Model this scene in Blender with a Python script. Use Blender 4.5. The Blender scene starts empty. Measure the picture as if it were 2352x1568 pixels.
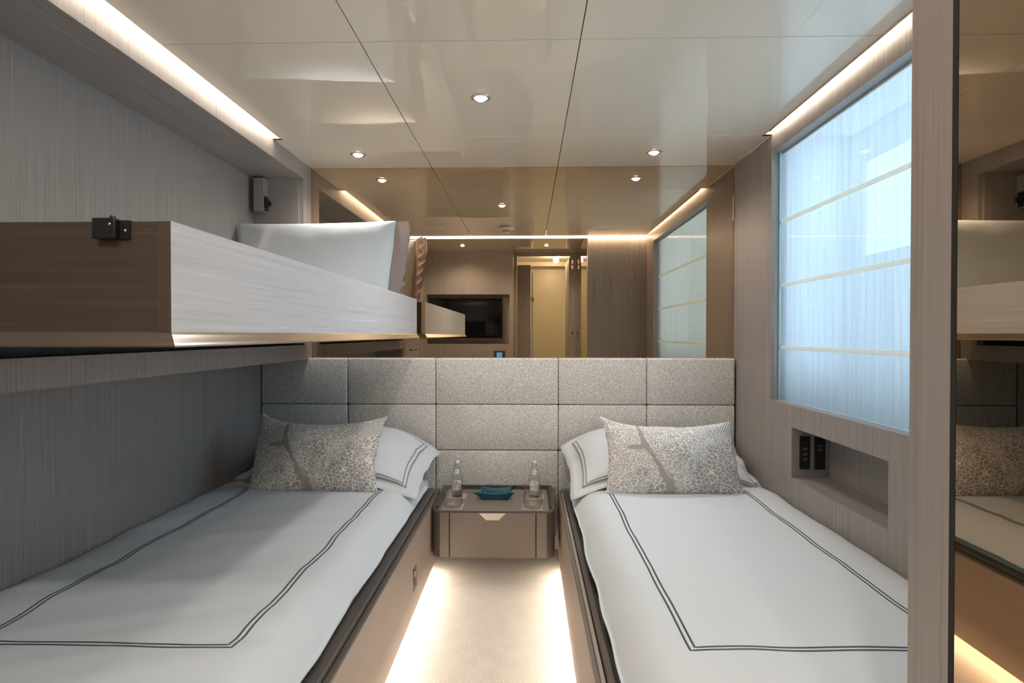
import bpy, bmesh, math, random
from mathutils import Vector, Matrix, noise, Euler

random.seed(7)
S = bpy.context.scene
COL = S.collection
PI = math.pi

# ------------------------------------------------------------------ camera
D = 3.35                    # distance from the camera to the mirrored wall behind the headboard
CZ = 1.19
F_PX = 1393.0
cam_d = bpy.data.cameras.new('camera')
cam_d.sensor_fit = 'HORIZONTAL'
cam_d.sensor_width = 36.0
cam_d.lens = F_PX / 2352 * 36.0
cam_d.clip_start = 0.02
cam = bpy.data.objects.new('camera', cam_d)
cam.location = (0, 0, CZ)
cam.rotation_euler = (PI / 2 - math.atan(16 / F_PX), 0, math.atan(36 / F_PX))
COL.objects.link(cam)
S.camera = cam

# ------------------------------------------------------------------ world, exposure
S.view_settings.view_transform = 'Standard'
S.view_settings.look = 'None'
S.view_settings.gamma = 1.0
S.view_settings.use_curve_mapping = False
S.view_settings.exposure = 0.50
w = bpy.data.worlds.new('sky')
S.world = w
w.use_nodes = True
w.node_tree.nodes['Background'].inputs[0].default_value = (0.8, 0.9, 1.0, 1)
w.node_tree.nodes['Background'].inputs[1].default_value = 1.0
cy = S.cycles
cy.use_denoising = True
cy.use_adaptive_sampling = True
cy.adaptive_threshold = 0.025
cy.max_bounces = 9
cy.diffuse_bounces = 5
cy.glossy_bounces = 5
cy.transmission_bounces = 8
cy.transparent_max_bounces = 8
cy.sample_clamp_indirect = 6.0
cy.blur_glossy = 0.6
cy.caustics_reflective = True
cy.caustics_refractive = False

# ------------------------------------------------------------------ light levels
LED_COL = (1.0, 0.87, 0.72)
LED_CEIL = 55.0
LED_CROSS = 18.0
LED_FLOOR = 85.0
SPOT_W = 16.0
SPOT_REAR_W = 28.0
DAY_W = 19.0
DAY_COL = (0.55, 0.79, 1.0)
BATH_W = 16.0

# daylight that reaches the porthole in the hull
dl = bpy.data.lights.new('daylight', 'AREA')
dl.shape = 'RECTANGLE'
dl.size = 1.60
dl.size_y = 1.10
dl.energy = DAY_W
dl.color = DAY_COL
dlo = bpy.data.objects.new('daylight', dl)
dl.spread = math.radians(110)
dlo.location = (1.485, 2.02, 1.55)
dlo.rotation_euler = (PI / 2, 0, PI / 2)
COL.objects.link(dlo)


# ================================================================== materials
def new_mat(name):
    m = bpy.data.materials.new(name)
    m.use_nodes = True
    nt = m.node_tree
    return m, nt, nt.nodes['Principled BSDF']


def N(nt, t, **kw):
    n = nt.nodes.new(t)
    for k, v in kw.items():
        setattr(n, k, v)
    return n


def L(nt, a, b):
    nt.links.new(a, b)


def mth(nt, op, a, b=None, c=None):
    n = nt.nodes.new('ShaderNodeMath')
    n.operation = op
    for i, v in enumerate((a, b, c)):
        if v is None:
            continue
        if isinstance(v, (int, float)):
            n.inputs[i].default_value = v
        else:
            nt.links.new(v, n.inputs[i])
    return n.outputs[0]


def ramp(nt, fac, stops, interp='LINEAR'):
    r = nt.nodes.new('ShaderNodeValToRGB')
    cr = r.color_ramp
    cr.interpolation = interp
    while len(cr.elements) < len(stops):
        cr.elements.new(0.5)
    for e, (p, c) in zip(cr.elements, stops):
        e.position = p
        e.color = (c[0], c[1], c[2], 1) if not isinstance(c, (int, float)) else (c, c, c, 1)
    nt.links.new(fac, r.inputs[0])
    return r.outputs[0]


def plain(name, col, rough=0.5, metal=0.0, coat=0.0, spec=0.5, emit=None, estr=0.0):
    m, nt, p = new_mat(name)
    p.inputs['Base Color'].default_value = (*col, 1)
    p.inputs['Roughness'].default_value = rough
    p.inputs['Metallic'].default_value = metal
    p.inputs['Coat Weight'].default_value = coat
    p.inputs['Coat Roughness'].default_value = 0.05
    p.inputs['Specular IOR Level'].default_value = spec
    if emit:
        p.inputs['Emission Color'].default_value = (*emit, 1)
        p.inputs['Emission Strength'].default_value = estr
    return m


def wood(name, axis, base, contrast=0.48, rough=0.42, fine=210.0, bump=0.12):
    """Straight-grained reconstituted veneer; the grain runs along AXIS."""
    m, nt, p = new_mat(name)
    tc = N(nt, 'ShaderNodeTexCoord')

    def grain(scale, along, detail):
        mp = N(nt, 'ShaderNodeMapping')
        sc = [scale] * 3
        sc['xyz'.index(axis)] = along
        mp.inputs['Scale'].default_value = sc
        L(nt, tc.outputs['Object'], mp.inputs['Vector'])
        n = N(nt, 'ShaderNodeTexNoise')
        n.inputs['Scale'].default_value = 1.0
        n.inputs['Detail'].default_value = detail
        n.inputs['Roughness'].default_value = 0.6
        L(nt, mp.outputs[0], n.inputs['Vector'])
        return n.outputs['Fac']

    a = grain(fine, 1.6, 3.0)
    b = grain(fine * 0.22, 0.7, 2.0)
    c = grain(fine * 2.1, 5.0, 1.0)
    f = mth(nt, 'ADD', mth(nt, 'MULTIPLY', a, 0.62), mth(nt, 'ADD', mth(nt, 'MULTIPLY', b, 0.14), mth(nt, 'MULTIPLY', c, 0.24)))
    lo = [x * (1 - contrast) for x in base]
    hi = [min(1, x * (1 + contrast)) for x in base]
    col = ramp(nt, f, [(0.30, lo), (0.47, [x * 0.97 for x in base]), (0.56, base), (0.72, hi)])
    L(nt, col, p.inputs['Base Color'])
    p.inputs['Roughness'].default_value = rough
    bp = N(nt, 'ShaderNodeBump')
    bp.inputs['Strength'].default_value = bump
    bp.inputs['Distance'].default_value = 0.001
    L(nt, f, bp.inputs['Height'])
    L(nt, bp.outputs[0], p.inputs['Normal'])
    return m


WOOD = (0.318, 0.286, 0.268)
WOOD_D = (0.225, 0.185, 0.158)
M = {}
M['wood_z'] = wood('veneer_upright', 'z', WOOD)
M['wood_y'] = wood('veneer_lengthwise', 'y', WOOD)
M['wood_x'] = wood('veneer_crosswise', 'x', WOOD)
M['bunk_y'] = wood('bunk_veneer_lengthwise', 'y', (0.64, 0.635, 0.65), 0.22, fine=110)
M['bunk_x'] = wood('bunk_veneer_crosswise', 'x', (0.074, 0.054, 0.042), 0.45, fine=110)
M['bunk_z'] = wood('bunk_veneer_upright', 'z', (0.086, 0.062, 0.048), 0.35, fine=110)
M['stile_z'] = wood('wardrobe_veneer', 'z', (0.315, 0.282, 0.262), 0.30, fine=120)
M['taupe'] = plain('taupe_lacquer', (0.150, 0.125, 0.110), 0.36)
M['board'] = wood('bed_board_lacquer', 'y', (0.37, 0.295, 0.245), 0.07, rough=0.45, fine=60, bump=0.0)
M['rail'] = plain('dark_rail_leather', (0.085, 0.075, 0.068), 0.42)
M['rail_light'] = plain('light_rail_strip', (0.33, 0.28, 0.24), 0.4)
M['dark_taupe'] = plain('dark_taupe_lacquer', (0.072, 0.059, 0.052), 0.36)  # on the nightstand shell this also paints the shade of its rounded sides
M['profile_brown'] = plain('brown_lacquer', (0.085, 0.064, 0.050), 0.4)
M['cap_metal'] = plain('aluminium_cap', (0.80, 0.80, 0.80), 0.5, 0.6)
M['black'] = plain('black_plastic', (0.010, 0.010, 0.011), 0.35)
M['void'] = plain('dark_lining', (0.012, 0.011, 0.010), 0.8)
M['steel'] = plain('brushed_steel', (0.62, 0.60, 0.57), 0.28, 1.0)
M['champagne'] = plain('champagne_metal', (0.72, 0.665, 0.595), 0.25, 1.0)
M['gold'] = plain('bronze_metal', (0.34, 0.22, 0.12), 0.25, 1.0)
M['white_plastic'] = plain('white_plastic', (0.86, 0.84, 0.80), 0.45)
M['cream'] = plain('cream_wall_panel', (0.56, 0.51, 0.40), 0.35)
M['lining'] = plain('white_window_lining', (0.80, 0.82, 0.84), 0.6)
M['screen'] = plain('television_screen', (0.004, 0.004, 0.005), 0.06)
M['led'] = plain('led_light', (1, 1, 1), 0.5, emit=LED_COL, estr=LED_CEIL)
M['led_cross'] = plain('led_light_across', (1, 1, 1), 0.5, emit=LED_COL, estr=LED_CROSS)
M['led_floor'] = plain('led_light_under_bed', (1, 1, 1), 0.5, emit=(1.0, 0.84, 0.66), estr=LED_FLOOR)
M['lamp'] = plain('lamp_face', (1, 1, 1), 0.5, emit=(1.0, 0.92, 0.80), estr=14.0)
M['lcd'] = plain('blue_display', (0.05, 0.2, 0.5), 0.2, emit=(0.12, 0.36, 0.85), estr=0.7)


def ceiling_mat():
    m, nt, p = new_mat('ceiling_lacquer')
    p.inputs['Base Color'].default_value = (0.86, 0.765, 0.63, 1)
    p.inputs['Roughness'].default_value = 0.55
    p.inputs['Specular IOR Level'].default_value = 0.2
    p.inputs['Coat Weight'].default_value = 1.0
    p.inputs['Coat Roughness'].default_value = 0.018
    p.inputs['Coat IOR'].default_value = 1.62
    tc = N(nt, 'ShaderNodeTexCoord')
    n = N(nt, 'ShaderNodeTexNoise')
    n.inputs['Scale'].default_value = 2.2
    n.inputs['Detail'].default_value = 1.0
    L(nt, tc.outputs['Object'], n.inputs['Vector'])
    b = N(nt, 'ShaderNodeBump')
    b.inputs['Strength'].default_value = 0.10
    b.inputs['Distance'].default_value = 0.02
    L(nt, n.outputs['Fac'], b.inputs['Height'])
    L(nt, b.outputs[0], p.inputs['Coat Normal'])
    return m


M['ceiling'] = ceiling_mat()
M['joint'] = plain('ceiling_joint', (0.10, 0.08, 0.06), 0.7)


def mirror_mat(name, col):
    m, nt, p = new_mat(name)
    p.inputs['Base Color'].default_value = (*col, 1)
    p.inputs['Metallic'].default_value = 1.0
    p.inputs['Roughness'].default_value = 0.0
    return m


M['mirror'] = mirror_mat('bronze_mirror', (0.66, 0.53, 0.39))
M['mirror_dark'] = mirror_mat('dark_bronze_mirror', (0.42, 0.31, 0.205))


def fabric_headboard():
    m, nt, p = new_mat('headboard_boucle')
    tc = N(nt, 'ShaderNodeTexCoord')
    mp = N(nt, 'ShaderNodeMapping')
    mp.inputs['Scale'].default_value = (1.0, 1.0, 1.5)
    L(nt, tc.outputs['Object'], mp.inputs['Vector'])
    n = N(nt, 'ShaderNodeTexNoise')
    n.inputs['Scale'].default_value = 150
    n.inputs['Detail'].default_value = 2.5
    n.inputs['Distortion'].default_value = 1.2
    L(nt, mp.outputs[0], n.inputs['Vector'])
    c = ramp(nt, n.outputs['Fac'], [(0.36, (0.44, 0.415, 0.39)), (0.50, (0.67, 0.64, 0.605)), (0.60, (0.90, 0.87, 0.83))])
    L(nt, c, p.inputs['Base Color'])
    p.inputs['Roughness'].default_value = 0.9
    p.inputs['Specular IOR Level'].default_value = 0.1
    b = N(nt, 'ShaderNodeBump')
    b.inputs['Strength'].default_value = 0.5
    b.inputs['Distance'].default_value = 0.002
    L(nt, n.outputs['Fac'], b.inputs['Height'])
    L(nt, b.outputs[0], p.inputs['Normal'])
    return m


M['headboard'] = fabric_headboard()


def linen(name, col, bump=0.15, sheen=0.0, scale=900):
    m, nt, p = new_mat(name)
    p.inputs['Base Color'].default_value = (*col, 1)
    p.inputs['Roughness'].default_value = 0.75
    p.inputs['Specular IOR Level'].default_value = 0.2
    p.inputs['Sheen Weight'].default_value = sheen
    tc = N(nt, 'ShaderNodeTexCoord')
    n = N(nt, 'ShaderNodeTexNoise')
    n.inputs['Scale'].default_value = scale
    L(nt, tc.outputs['Object'], n.inputs['Vector'])
    b = N(nt, 'ShaderNodeBump')
    b.inputs['Strength'].default_value = bump
    b.inputs['Distance'].default_value = 0.0006
    L(nt, n.outputs['Fac'], b.inputs['Height'])
    L(nt, b.outputs[0], p.inputs['Normal'])
    return m


M['cotton'] = linen('white_cotton', (0.655, 0.695, 0.735))
M['cotton_pink'] = linen('white_cotton_second', (0.74, 0.70, 0.68))
M['rose_cotton'] = linen('rose_grey_cotton', (0.56, 0.47, 0.44))
M['stitch'] = linen('grey_embroidery', (0.085, 0.092, 0.105))
M['stitch_light'] = linen('pale_grey_embroidery', (0.27, 0.262, 0.255))


def carpet_mat():
    m, nt, p = new_mat('cream_carpet')
    tc = N(nt, 'ShaderNodeTexCoord')
    n = N(nt, 'ShaderNodeTexNoise')
    n.inputs['Scale'].default_value = 260
    n.inputs['Detail'].default_value = 3
    L(nt, tc.outputs['Object'], n.inputs['Vector'])
    n2 = N(nt, 'ShaderNodeTexNoise')
    n2.inputs['Scale'].default_value = 14
    n2.inputs['Detail'].default_value = 2
    L(nt, tc.outputs['Object'], n2.inputs['Vector'])
    f = mth(nt, 'ADD', mth(nt, 'MULTIPLY', n.outputs['Fac'], 0.88), mth(nt, 'MULTIPLY', n2.outputs['Fac'], 0.12))
    c = ramp(nt, f, [(0.35, (0.48, 0.45, 0.41)), (0.62, (0.74, 0.71, 0.67))])
    L(nt, c, p.inputs['Base Color'])
    p.inputs['Roughness'].default_value = 0.95
    p.inputs['Specular IOR Level'].default_value = 0.05
    b = N(nt, 'ShaderNodeBump')
    b.inputs['Strength'].default_value = 0.7
    b.inputs['Distance'].default_value = 0.004
    L(nt, n.outputs['Fac'], b.inputs['Height'])
    L(nt, b.outputs[0], p.inputs['Normal'])
    return m


M['carpet'] = carpet_mat()


def cushion_mat():
    """Woven print of skeleton leaves: fine pale veins on taupe, one bare twig."""
    m, nt, p = new_mat('leaf_skeleton_weave')
    uv = N(nt, 'ShaderNodeUVMap')
    sx = N(nt, 'ShaderNodeSeparateXYZ')
    L(nt, uv.outputs[0], sx.inputs[0])
    U, V = sx.outputs[0], sx.outputs[1]
    asp = N(nt, 'ShaderNodeMapping')
    asp.inputs['Scale'].default_value = (1.6, 1.0, 1.0)
    L(nt, uv.outputs[0], asp.inputs['Vector'])
    wn = N(nt, 'ShaderNodeTexNoise')
    wn.inputs['Scale'].default_value = 7.0
    wn.inputs['Detail'].default_value = 2.0
    L(nt, asp.outputs[0], wn.inputs['Vector'])
    ad = N(nt, 'ShaderNodeVectorMath', operation='MULTIPLY_ADD')
    ad.inputs[1].default_value = (0.07, 0.07, 0)
    L(nt, wn.outputs['Color'], ad.inputs[0])
    L(nt, asp.outputs[0], ad.inputs[2])

    def veins(scale, thr, vec, soft=0.03):
        v = N(nt, 'ShaderNodeTexVoronoi', feature='DISTANCE_TO_EDGE')
        v.inputs['Scale'].default_value = scale
        L(nt, vec, v.inputs['Vector'])
        return ramp(nt, v.outputs['Distance'], [(thr, 1.0), (thr + soft, 0.0)])

    big = veins(21, 0.05, ad.outputs[0], 0.03)
    fin = veins(40, 0.10, ad.outputs[0], 0.05)
    msk = N(nt, 'ShaderNodeTexNoise')
    msk.inputs['Scale'].default_value = 2.6
    msk.inputs['Detail'].default_value = 1.0
    L(nt, asp.outputs[0], msk.inputs['Vector'])
    # cells are larger towards the lower right of the print
    g = mth(nt, 'ADD', mth(nt, 'MULTIPLY', msk.outputs['Fac'], 1.1), mth(nt, 'MULTIPLY', mth(nt, 'SUBTRACT', U, V), 0.35))
    sel = ramp(nt, g, [(0.56, 0.0), (0.66, 1.0)])
    mx = N(nt, 'ShaderNodeMix')
    L(nt, sel, mx.inputs[0])
    L(nt, fin, mx.inputs[2])
    L(nt, big, mx.inputs[3])
    vein = mx.outputs[0]
    # herringbone leaf in the upper right corner
    h1 = mth(nt, 'ABSOLUTE', mth(nt, 'SUBTRACT', mth(nt, 'ADD', mth(nt, 'MULTIPLY', U, 0.9), -0.02), mth(nt, 'MULTIPLY', V, 0.95)))
    hs = mth(nt, 'ADD', mth(nt, 'MULTIPLY', mth(nt, 'ADD', U, V), 15.0), mth(nt, 'MULTIPLY', h1, -34.0))
    hw_ = mth(nt, 'FRACT', hs)
    hb = mth(nt, 'LESS_THAN', hw_, 0.34)
    inr = mth(nt, 'MULTIPLY', mth(nt, 'LESS_THAN', h1, 0.11), mth(nt, 'GREATER_THAN', mth(nt, 'ADD', U, V), 1.56))
    mx2 = N(nt, 'ShaderNodeMix')
    L(nt, inr, mx2.inputs[0])
    L(nt, vein, mx2.inputs[2])
    L(nt, hb, mx2.inputs[3])
    vein = mx2.outputs[0]
    # the bare twig
    cen = ramp(nt, V, [(0.0, 0.485), (0.10, 0.465), (0.22, 0.435), (0.40, 0.375), (0.58, 0.305), (0.66, 0.285), (0.80, 0.265), (1.0, 0.255)])
    hwd = ramp(nt, V, [(0.0, 0.026), (0.12, 0.032), (0.24, 0.048), (0.34, 0.022), (0.55, 0.02), (0.62, 0.03), (0.72, 0.018), (1.0, 0.012)])
    wob = N(nt, 'ShaderNodeTexNoise')
    wob.inputs['Scale'].default_value = 22
    L(nt, asp.outputs[0], wob.inputs['Vector'])
    dist = mth(nt, 'ABSOLUTE', mth(nt, 'SUBTRACT', U, cen))
    dist = mth(nt, 'ADD', dist, mth(nt, 'MULTIPLY', mth(nt, 'SUBTRACT', wob.outputs['Fac'], 0.5), 0.035))
    twig = mth(nt, 'LESS_THAN', dist, hwd)
    eu = mth(nt, 'DIVIDE', mth(nt, 'SUBTRACT', U, 0.225), 0.075)
    ev = mth(nt, 'DIVIDE', mth(nt, 'SUBTRACT', V, mth(nt, 'ADD', 0.615, mth(nt, 'MULTIPLY', mth(nt, 'SUBTRACT', wob.outputs['Fac'], 0.5), 0.03))), 0.036)
    el = mth(nt, 'LESS_THAN', mth(nt, 'ADD', mth(nt, 'MULTIPLY', eu, eu), mth(nt, 'MULTIPLY', ev, ev)), 1.0)
    bare = mth(nt, 'MAXIMUM', twig, el)
    # pale pod along the twig
    pod = mth(nt, 'ABSOLUTE', mth(nt, 'SUBTRACT', U, mth(nt, 'ADD', cen, 0.022)))
    podm = mth(nt, 'MULTIPLY', mth(nt, 'MULTIPLY', mth(nt, 'LESS_THAN', pod, 0.0085), mth(nt, 'GREATER_THAN', pod, 0.004)),
               mth(nt, 'MULTIPLY', mth(nt, 'GREATER_THAN', V, 0.2), mth(nt, 'LESS_THAN', V, 0.48)))
    fac = mth(nt, 'MAXIMUM', mth(nt, 'MULTIPLY', vein, mth(nt, 'SUBTRACT', 1.0, bare)), podm)
    mc = N(nt, 'ShaderNodeMix', data_type='RGBA')
    L(nt, fac, mc.inputs[0])
    mc.inputs[6].default_value = (0.40, 0.365, 0.34, 1)
    mc.inputs[7].default_value = (0.85, 0.83, 0.81, 1)
    L(nt, mc.outputs[2], p.inputs['Base Color'])
    p.inputs['Roughness'].default_value = 0.7
    p.inputs['Specular IOR Level'].default_value = 0.2
    b = N(nt, 'ShaderNodeBump')
    b.inputs['Strength'].default_value = 0.35
    b.inputs['Distance'].default_value = 0.0012
    L(nt, fac, b.inputs['Height'])
    L(nt, b.outputs[0], p.inputs['Normal'])
    return m


M['cushion'] = cushion_mat()


def blind_mat():
    """Sheer linen of a Roman blind: lets daylight through, a little of it straight."""
    m, nt, p = new_mat('sheer_linen')
    nt.nodes.remove(p)
    out = nt.nodes['Material Output']
    tc = N(nt, 'ShaderNodeTexCoord')
    mp = N(nt, 'ShaderNodeMapping')
    mp.inputs['Scale'].default_value = (1, 60, 700)
    L(nt, tc.outputs['Object'], mp.inputs['Vector'])
    n = N(nt, 'ShaderNodeTexNoise')
    n.inputs['Scale'].default_value = 1.0
    n.inputs['Detail'].default_value = 2
    L(nt, mp.outputs[0], n.inputs['Vector'])
    mp2 = N(nt, 'ShaderNodeMapping')
    mp2.inputs['Scale'].default_value = (1, 45, 2)
    L(nt, tc.outputs['Object'], mp2.inputs['Vector'])
    n2 = N(nt, 'ShaderNodeTexNoise')
    n2.inputs['Scale'].default_value = 1.0
    L(nt, mp2.outputs[0], n2.inputs['Vector'])
    f = mth(nt, 'ADD', mth(nt, 'MULTIPLY', n.outputs['Fac'], 0.5), mth(nt, 'MULTIPLY', n2.outputs['Fac'], 0.5))
    c = ramp(nt, f, [(0.3, (0.315, 0.305, 0.30)), (0.7, (0.45, 0.435, 0.43))])
    d = N(nt, 'ShaderNodeBsdfDiffuse')
    L(nt, c, d.inputs[0])
    t = N(nt, 'ShaderNodeBsdfTranslucent')
    L(nt, c, t.inputs[0])
    x = N(nt, 'ShaderNodeMixShader')
    x.inputs[0].default_value = 0.42
    L(nt, d.outputs[0], x.inputs[1])
    L(nt, t.outputs[0], x.inputs[2])
    tr = N(nt, 'ShaderNodeBsdfTransparent')
    x2 = N(nt, 'ShaderNodeMixShader')
    x2.inputs[0].default_value = 0.19
    L(nt, x.outputs[0], x2.inputs[1])
    L(nt, tr.outputs[0], x2.inputs[2])
    L(nt, x2.outputs[0], out.inputs[0])
    return m


M['blind'] = blind_mat()
def batten_mat():
    m, nt, p = new_mat('blind_batten_tape')
    nt.nodes.remove(p)
    d = N(nt, 'ShaderNodeBsdfDiffuse')
    d.inputs[0].default_value = (0.92, 0.87, 0.80, 1)
    t = N(nt, 'ShaderNodeBsdfTranslucent')
    t.inputs[0].default_value = (0.98, 0.90, 0.80, 1)
    x = N(nt, 'ShaderNodeMixShader')
    x.inputs[0].default_value = 0.62
    L(nt, d.outputs[0], x.inputs[1])
    L(nt, t.outputs[0], x.inputs[2])
    L(nt, x.outputs[0], nt.nodes['Material Output'].inputs[0])
    return m


M['batten'] = batten_mat()


def schlick(nt, f0):
    lw = N(nt, 'ShaderNodeLayerWeight')
    lw.inputs['Blend'].default_value = 0.5
    return mth(nt, 'ADD', mth(nt, 'MULTIPLY', mth(nt, 'POWER', lw.outputs['Facing'], 5.0), 0.6), f0)


def pane_mat():
    m, nt, p = new_mat('window_glass')
    nt.nodes.remove(p)
    out = nt.nodes['Material Output']
    fr = mth(nt, 'MULTIPLY', schlick(nt, 0.01), 0.14)
    tr = N(nt, 'ShaderNodeBsdfTransparent')
    tr.inputs[0].default_value = (0.95, 0.985, 1.0, 1)
    gl = N(nt, 'ShaderNodeBsdfGlossy')
    gl.inputs['Roughness'].default_value = 0.02
    x = N(nt, 'ShaderNodeMixShader')
    L(nt, fr, x.inputs[0])
    L(nt, tr.outputs[0], x.inputs[1])
    L(nt, gl.outputs[0], x.inputs[2])
    L(nt, x.outputs[0], out.inputs[0])
    return m


M['pane'] = pane_mat()


M['porthole'] = plain('porthole_sky_glow', (0.8, 0.85, 0.9), 0.3, emit=(0.75, 0.87, 1.0), estr=1.0)  # emission stands in for bright sky seen through the porthole
M['pane_edge'] = plain('glass_edge', (0.35, 0.60, 0.62), 0.2)


def glass_mat(name, col, rough=0.0):
    m, nt, p = new_mat(name)
    p.inputs['Base Color'].default_value = (*col, 1)
    p.inputs['Transmission Weight'].default_value = 1.0
    p.inputs['Roughness'].default_value = rough
    p.inputs['IOR'].default_value = 1.45
    return m


def thin_glass(name, tint, refl=0.04):
    m, nt, p = new_mat(name)
    nt.nodes.remove(p)
    out = nt.nodes['Material Output']
    lw = N(nt, 'ShaderNodeLayerWeight')
    lw.inputs['Blend'].default_value = 0.35
    tr = N(nt, 'ShaderNodeBsdfTransparent')
    tc = ramp(nt, lw.outputs['Facing'], [(0.0, (1, 1, 1)), (0.55, [0.5 + 0.5 * t for t in tint]), (1.0, tint)])
    L(nt, tc, tr.inputs[0])
    gl = N(nt, 'ShaderNodeBsdfGlossy')
    gl.inputs['Roughness'].default_value = 0.03
    fr = schlick(nt, refl)
    x = N(nt, 'ShaderNodeMixShader')
    L(nt, fr, x.inputs[0])
    L(nt, tr.outputs[0], x.inputs[1])
    L(nt, gl.outputs[0], x.inputs[2])
    L(nt, x.outputs[0], out.inputs[0])
    return m


M['glass'] = thin_glass('clear_glass', (0.93, 0.95, 0.95), 0.09)
M['glass_base'] = thin_glass('clear_glass_base', (0.92, 0.94, 0.94), 0.14)
M['bottle'] = thin_glass('green_tinted_glass', (0.70, 0.86, 0.79), 0.06)
M['bottle_base'] = thin_glass('green_glass_base', (0.60, 0.86, 0.74), 0.08)
M['label_white'] = plain('paper_label', (0.74, 0.73, 0.75), 0.5)
M['label_red'] = plain('red_print', (0.72, 0.045, 0.02), 0.5)
M['label_pink'] = plain('pink_print', (0.75, 0.42, 0.40), 0.5)
M['label_blue'] = plain('blue_print', (0.12, 0.16, 0.50), 0.5)
M['teal'] = plain('teal_leather', (0.004, 0.095, 0.135), 0.4)
M['teal_edge'] = plain('teal_leather_edge', (0.012, 0.17, 0.25), 0.45)
M['coaster'] = plain('beige_leather', (0.42, 0.35, 0.29), 0.6)
M['tray_top'] = plain('taupe_leather_top', (0.225, 0.188, 0.164), 0.42)


# ================================================================== geometry helpers
def box(bm, x0, x1, y0, y1, z0, z1, bev=0.0, seg=2):
    vs = [bm.verts.new((x, y, z)) for x in (x0, x1) for y in (y0, y1) for z in (z0, z1)]
    fs = [(0, 1, 3, 2), (4, 6, 7, 5), (0, 4, 5, 1), (2, 3, 7, 6), (0, 2, 6, 4), (1, 5, 7, 3)]
    faces = [bm.faces.new([vs[i] for i in f]) for f in fs]
    if bev > 0:
        es = list({e for f in faces for e in f.edges})
        bmesh.ops.bevel(bm, geom=es, offset=bev, segments=seg, affect='EDGES', profile=0.5)
    return bm


def BM():
    return bmesh.new()


def bx(*a, **k):
    return box(BM(), *a, **k)


def prism(bm, pts, axis, a, b):
    """Extrude polygon PTS (2D) along AXIS from a to b."""
    def mk(p, t):
        if axis == 'z':
            return (p[0], p[1], t)
        if axis == 'y':
            return (p[0], t, p[1])
        return (t, p[0], p[1])
    lo = [bm.verts.new(mk(p, a)) for p in pts]
    hi = [bm.verts.new(mk(p, b)) for p in pts]
    n = len(pts)
    bm.faces.new(lo[::-1])
    bm.faces.new(hi)
    for i in range(n):
        j = (i + 1) % n
        bm.faces.new((lo[i], lo[j], hi[j], hi[i]))
    bmesh.ops.recalc_face_normals(bm, faces=bm.faces[:])
    return bm


def lathe(bm, prof, cx, cy, cz, seg=40, flute=0.0, nfl=0):
    rings = []
    for r, z in prof:
        if r < 1e-6:
            rings.append([bm.verts.new((cx, cy, cz + z))])
            continue
        ring = []
        for i in range(seg):
            a = 2 * PI * i / seg
            rr = r * (1 + flute * math.cos(nfl * a)) if flute else r
            ring.append(bm.verts.new((cx + rr * math.cos(a), cy + rr * math.sin(a), cz + z)))
        rings.append(ring)
    for a, b in zip(rings[:-1], rings[1:]):
        if len(a) == 1 and len(b) == 1:
            continue
        for i in range(seg):
            j = (i + 1) % seg
            if len(a) == 1:
                bm.faces.new((a[0], b[j], b[i]))
            elif len(b) == 1:
                bm.faces.new((a[i], a[j], b[0]))
            else:
                bm.faces.new((a[i], a[j], b[j], b[i]))
    bmesh.ops.recalc_face_normals(bm, faces=bm.faces[:])
    return bm


def tube(bm, pts, r, seg=8):
    pts = [Vector(p) for p in pts]
    rings = []
    for i, p in enumerate(pts):
        d = (pts[min(i + 1, len(pts) - 1)] - pts[max(i - 1, 0)]).normalized()
        a = d.orthogonal().normalized()
        b = d.cross(a)
        if rings:
            pass
        rings.append([bm.verts.new(p + r * (math.cos(2 * PI * k / seg) * a + math.sin(2 * PI * k / seg) * b)) for k in range(seg)])
    for a, b in zip(rings[:-1], rings[1:]):
        for k in range(seg):
            j = (k + 1) % seg
            bm.faces.new((a[k], a[j], b[j], b[k]))
    bm.faces.new(rings[0][::-1])
    bm.faces.new(rings[-1])
    bmesh.ops.recalc_face_normals(bm, faces=bm.faces[:])
    return bm


def add(name, bm, mat, parent=None, smooth=False, kind=None, label=None, uv=None):
    me = bpy.data.meshes.new(name)
    bm.to_mesh(me)
    bm.free()
    if smooth:
        for p in me.polygons:
            p.use_smooth = True
    me.materials.append(mat)
    o = bpy.data.objects.new(name, me)
    COL.objects.link(o)
    if parent is not None:
        o.parent = parent
        o.matrix_parent_inverse = PINV[parent.name]
    PINV[o.name] = Matrix.Identity(4) if parent is None else Matrix.Identity(4)
    if kind:
        o['kind'] = kind
    if label:
        o['label'] = label
    return o


PINV = {}


def thing(name, label, cat, loc=(0, 0, 0), group=None, kind=None):
    o = bpy.data.objects.new(name, None)
    o.empty_display_size = 0.05
    o.location = loc
    COL.objects.link(o)
    PINV[o.name] = Matrix.Translation(Vector(loc)).inverted()
    if label:
        o['label'] = label
    if cat:
        o['category'] = cat
    if group:
        o['group'] = group
    if kind:
        o['kind'] = kind
    return o


def tag(o, label, cat, group=None):
    o['label'] = label
    o['category'] = cat
    if group:
        o['group'] = group
    return o


def dup(root, loc, label, group=None):
    r = root.copy()
    COL.objects.link(r)
    r.location = loc
    r['label'] = label
    if group:
        r['group'] = group
    for ch in list(root.children):
        c = ch.copy()
        COL.objects.link(c)
        c.parent = r
        c.matrix_parent_inverse = ch.matrix_parent_inverse.copy()
        for g in list(ch.children):
            d = g.copy()
            COL.objects.link(d)
            d.parent = c
            d.matrix_parent_inverse = g.matrix_parent_inverse.copy()
    return r


def shade_auto(o, ang=40):
    me = o.data
    for p in me.polygons:
        p.use_smooth = True
    bm = bmesh.new()
    bm.from_mesh(me)
    for e in bm.edges:
        if len(e.link_faces) == 2 and e.calc_face_angle(0) > math.radians(ang):
            e.smooth = False
    bm.to_mesh(me)
    bm.free()
    return o


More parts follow.
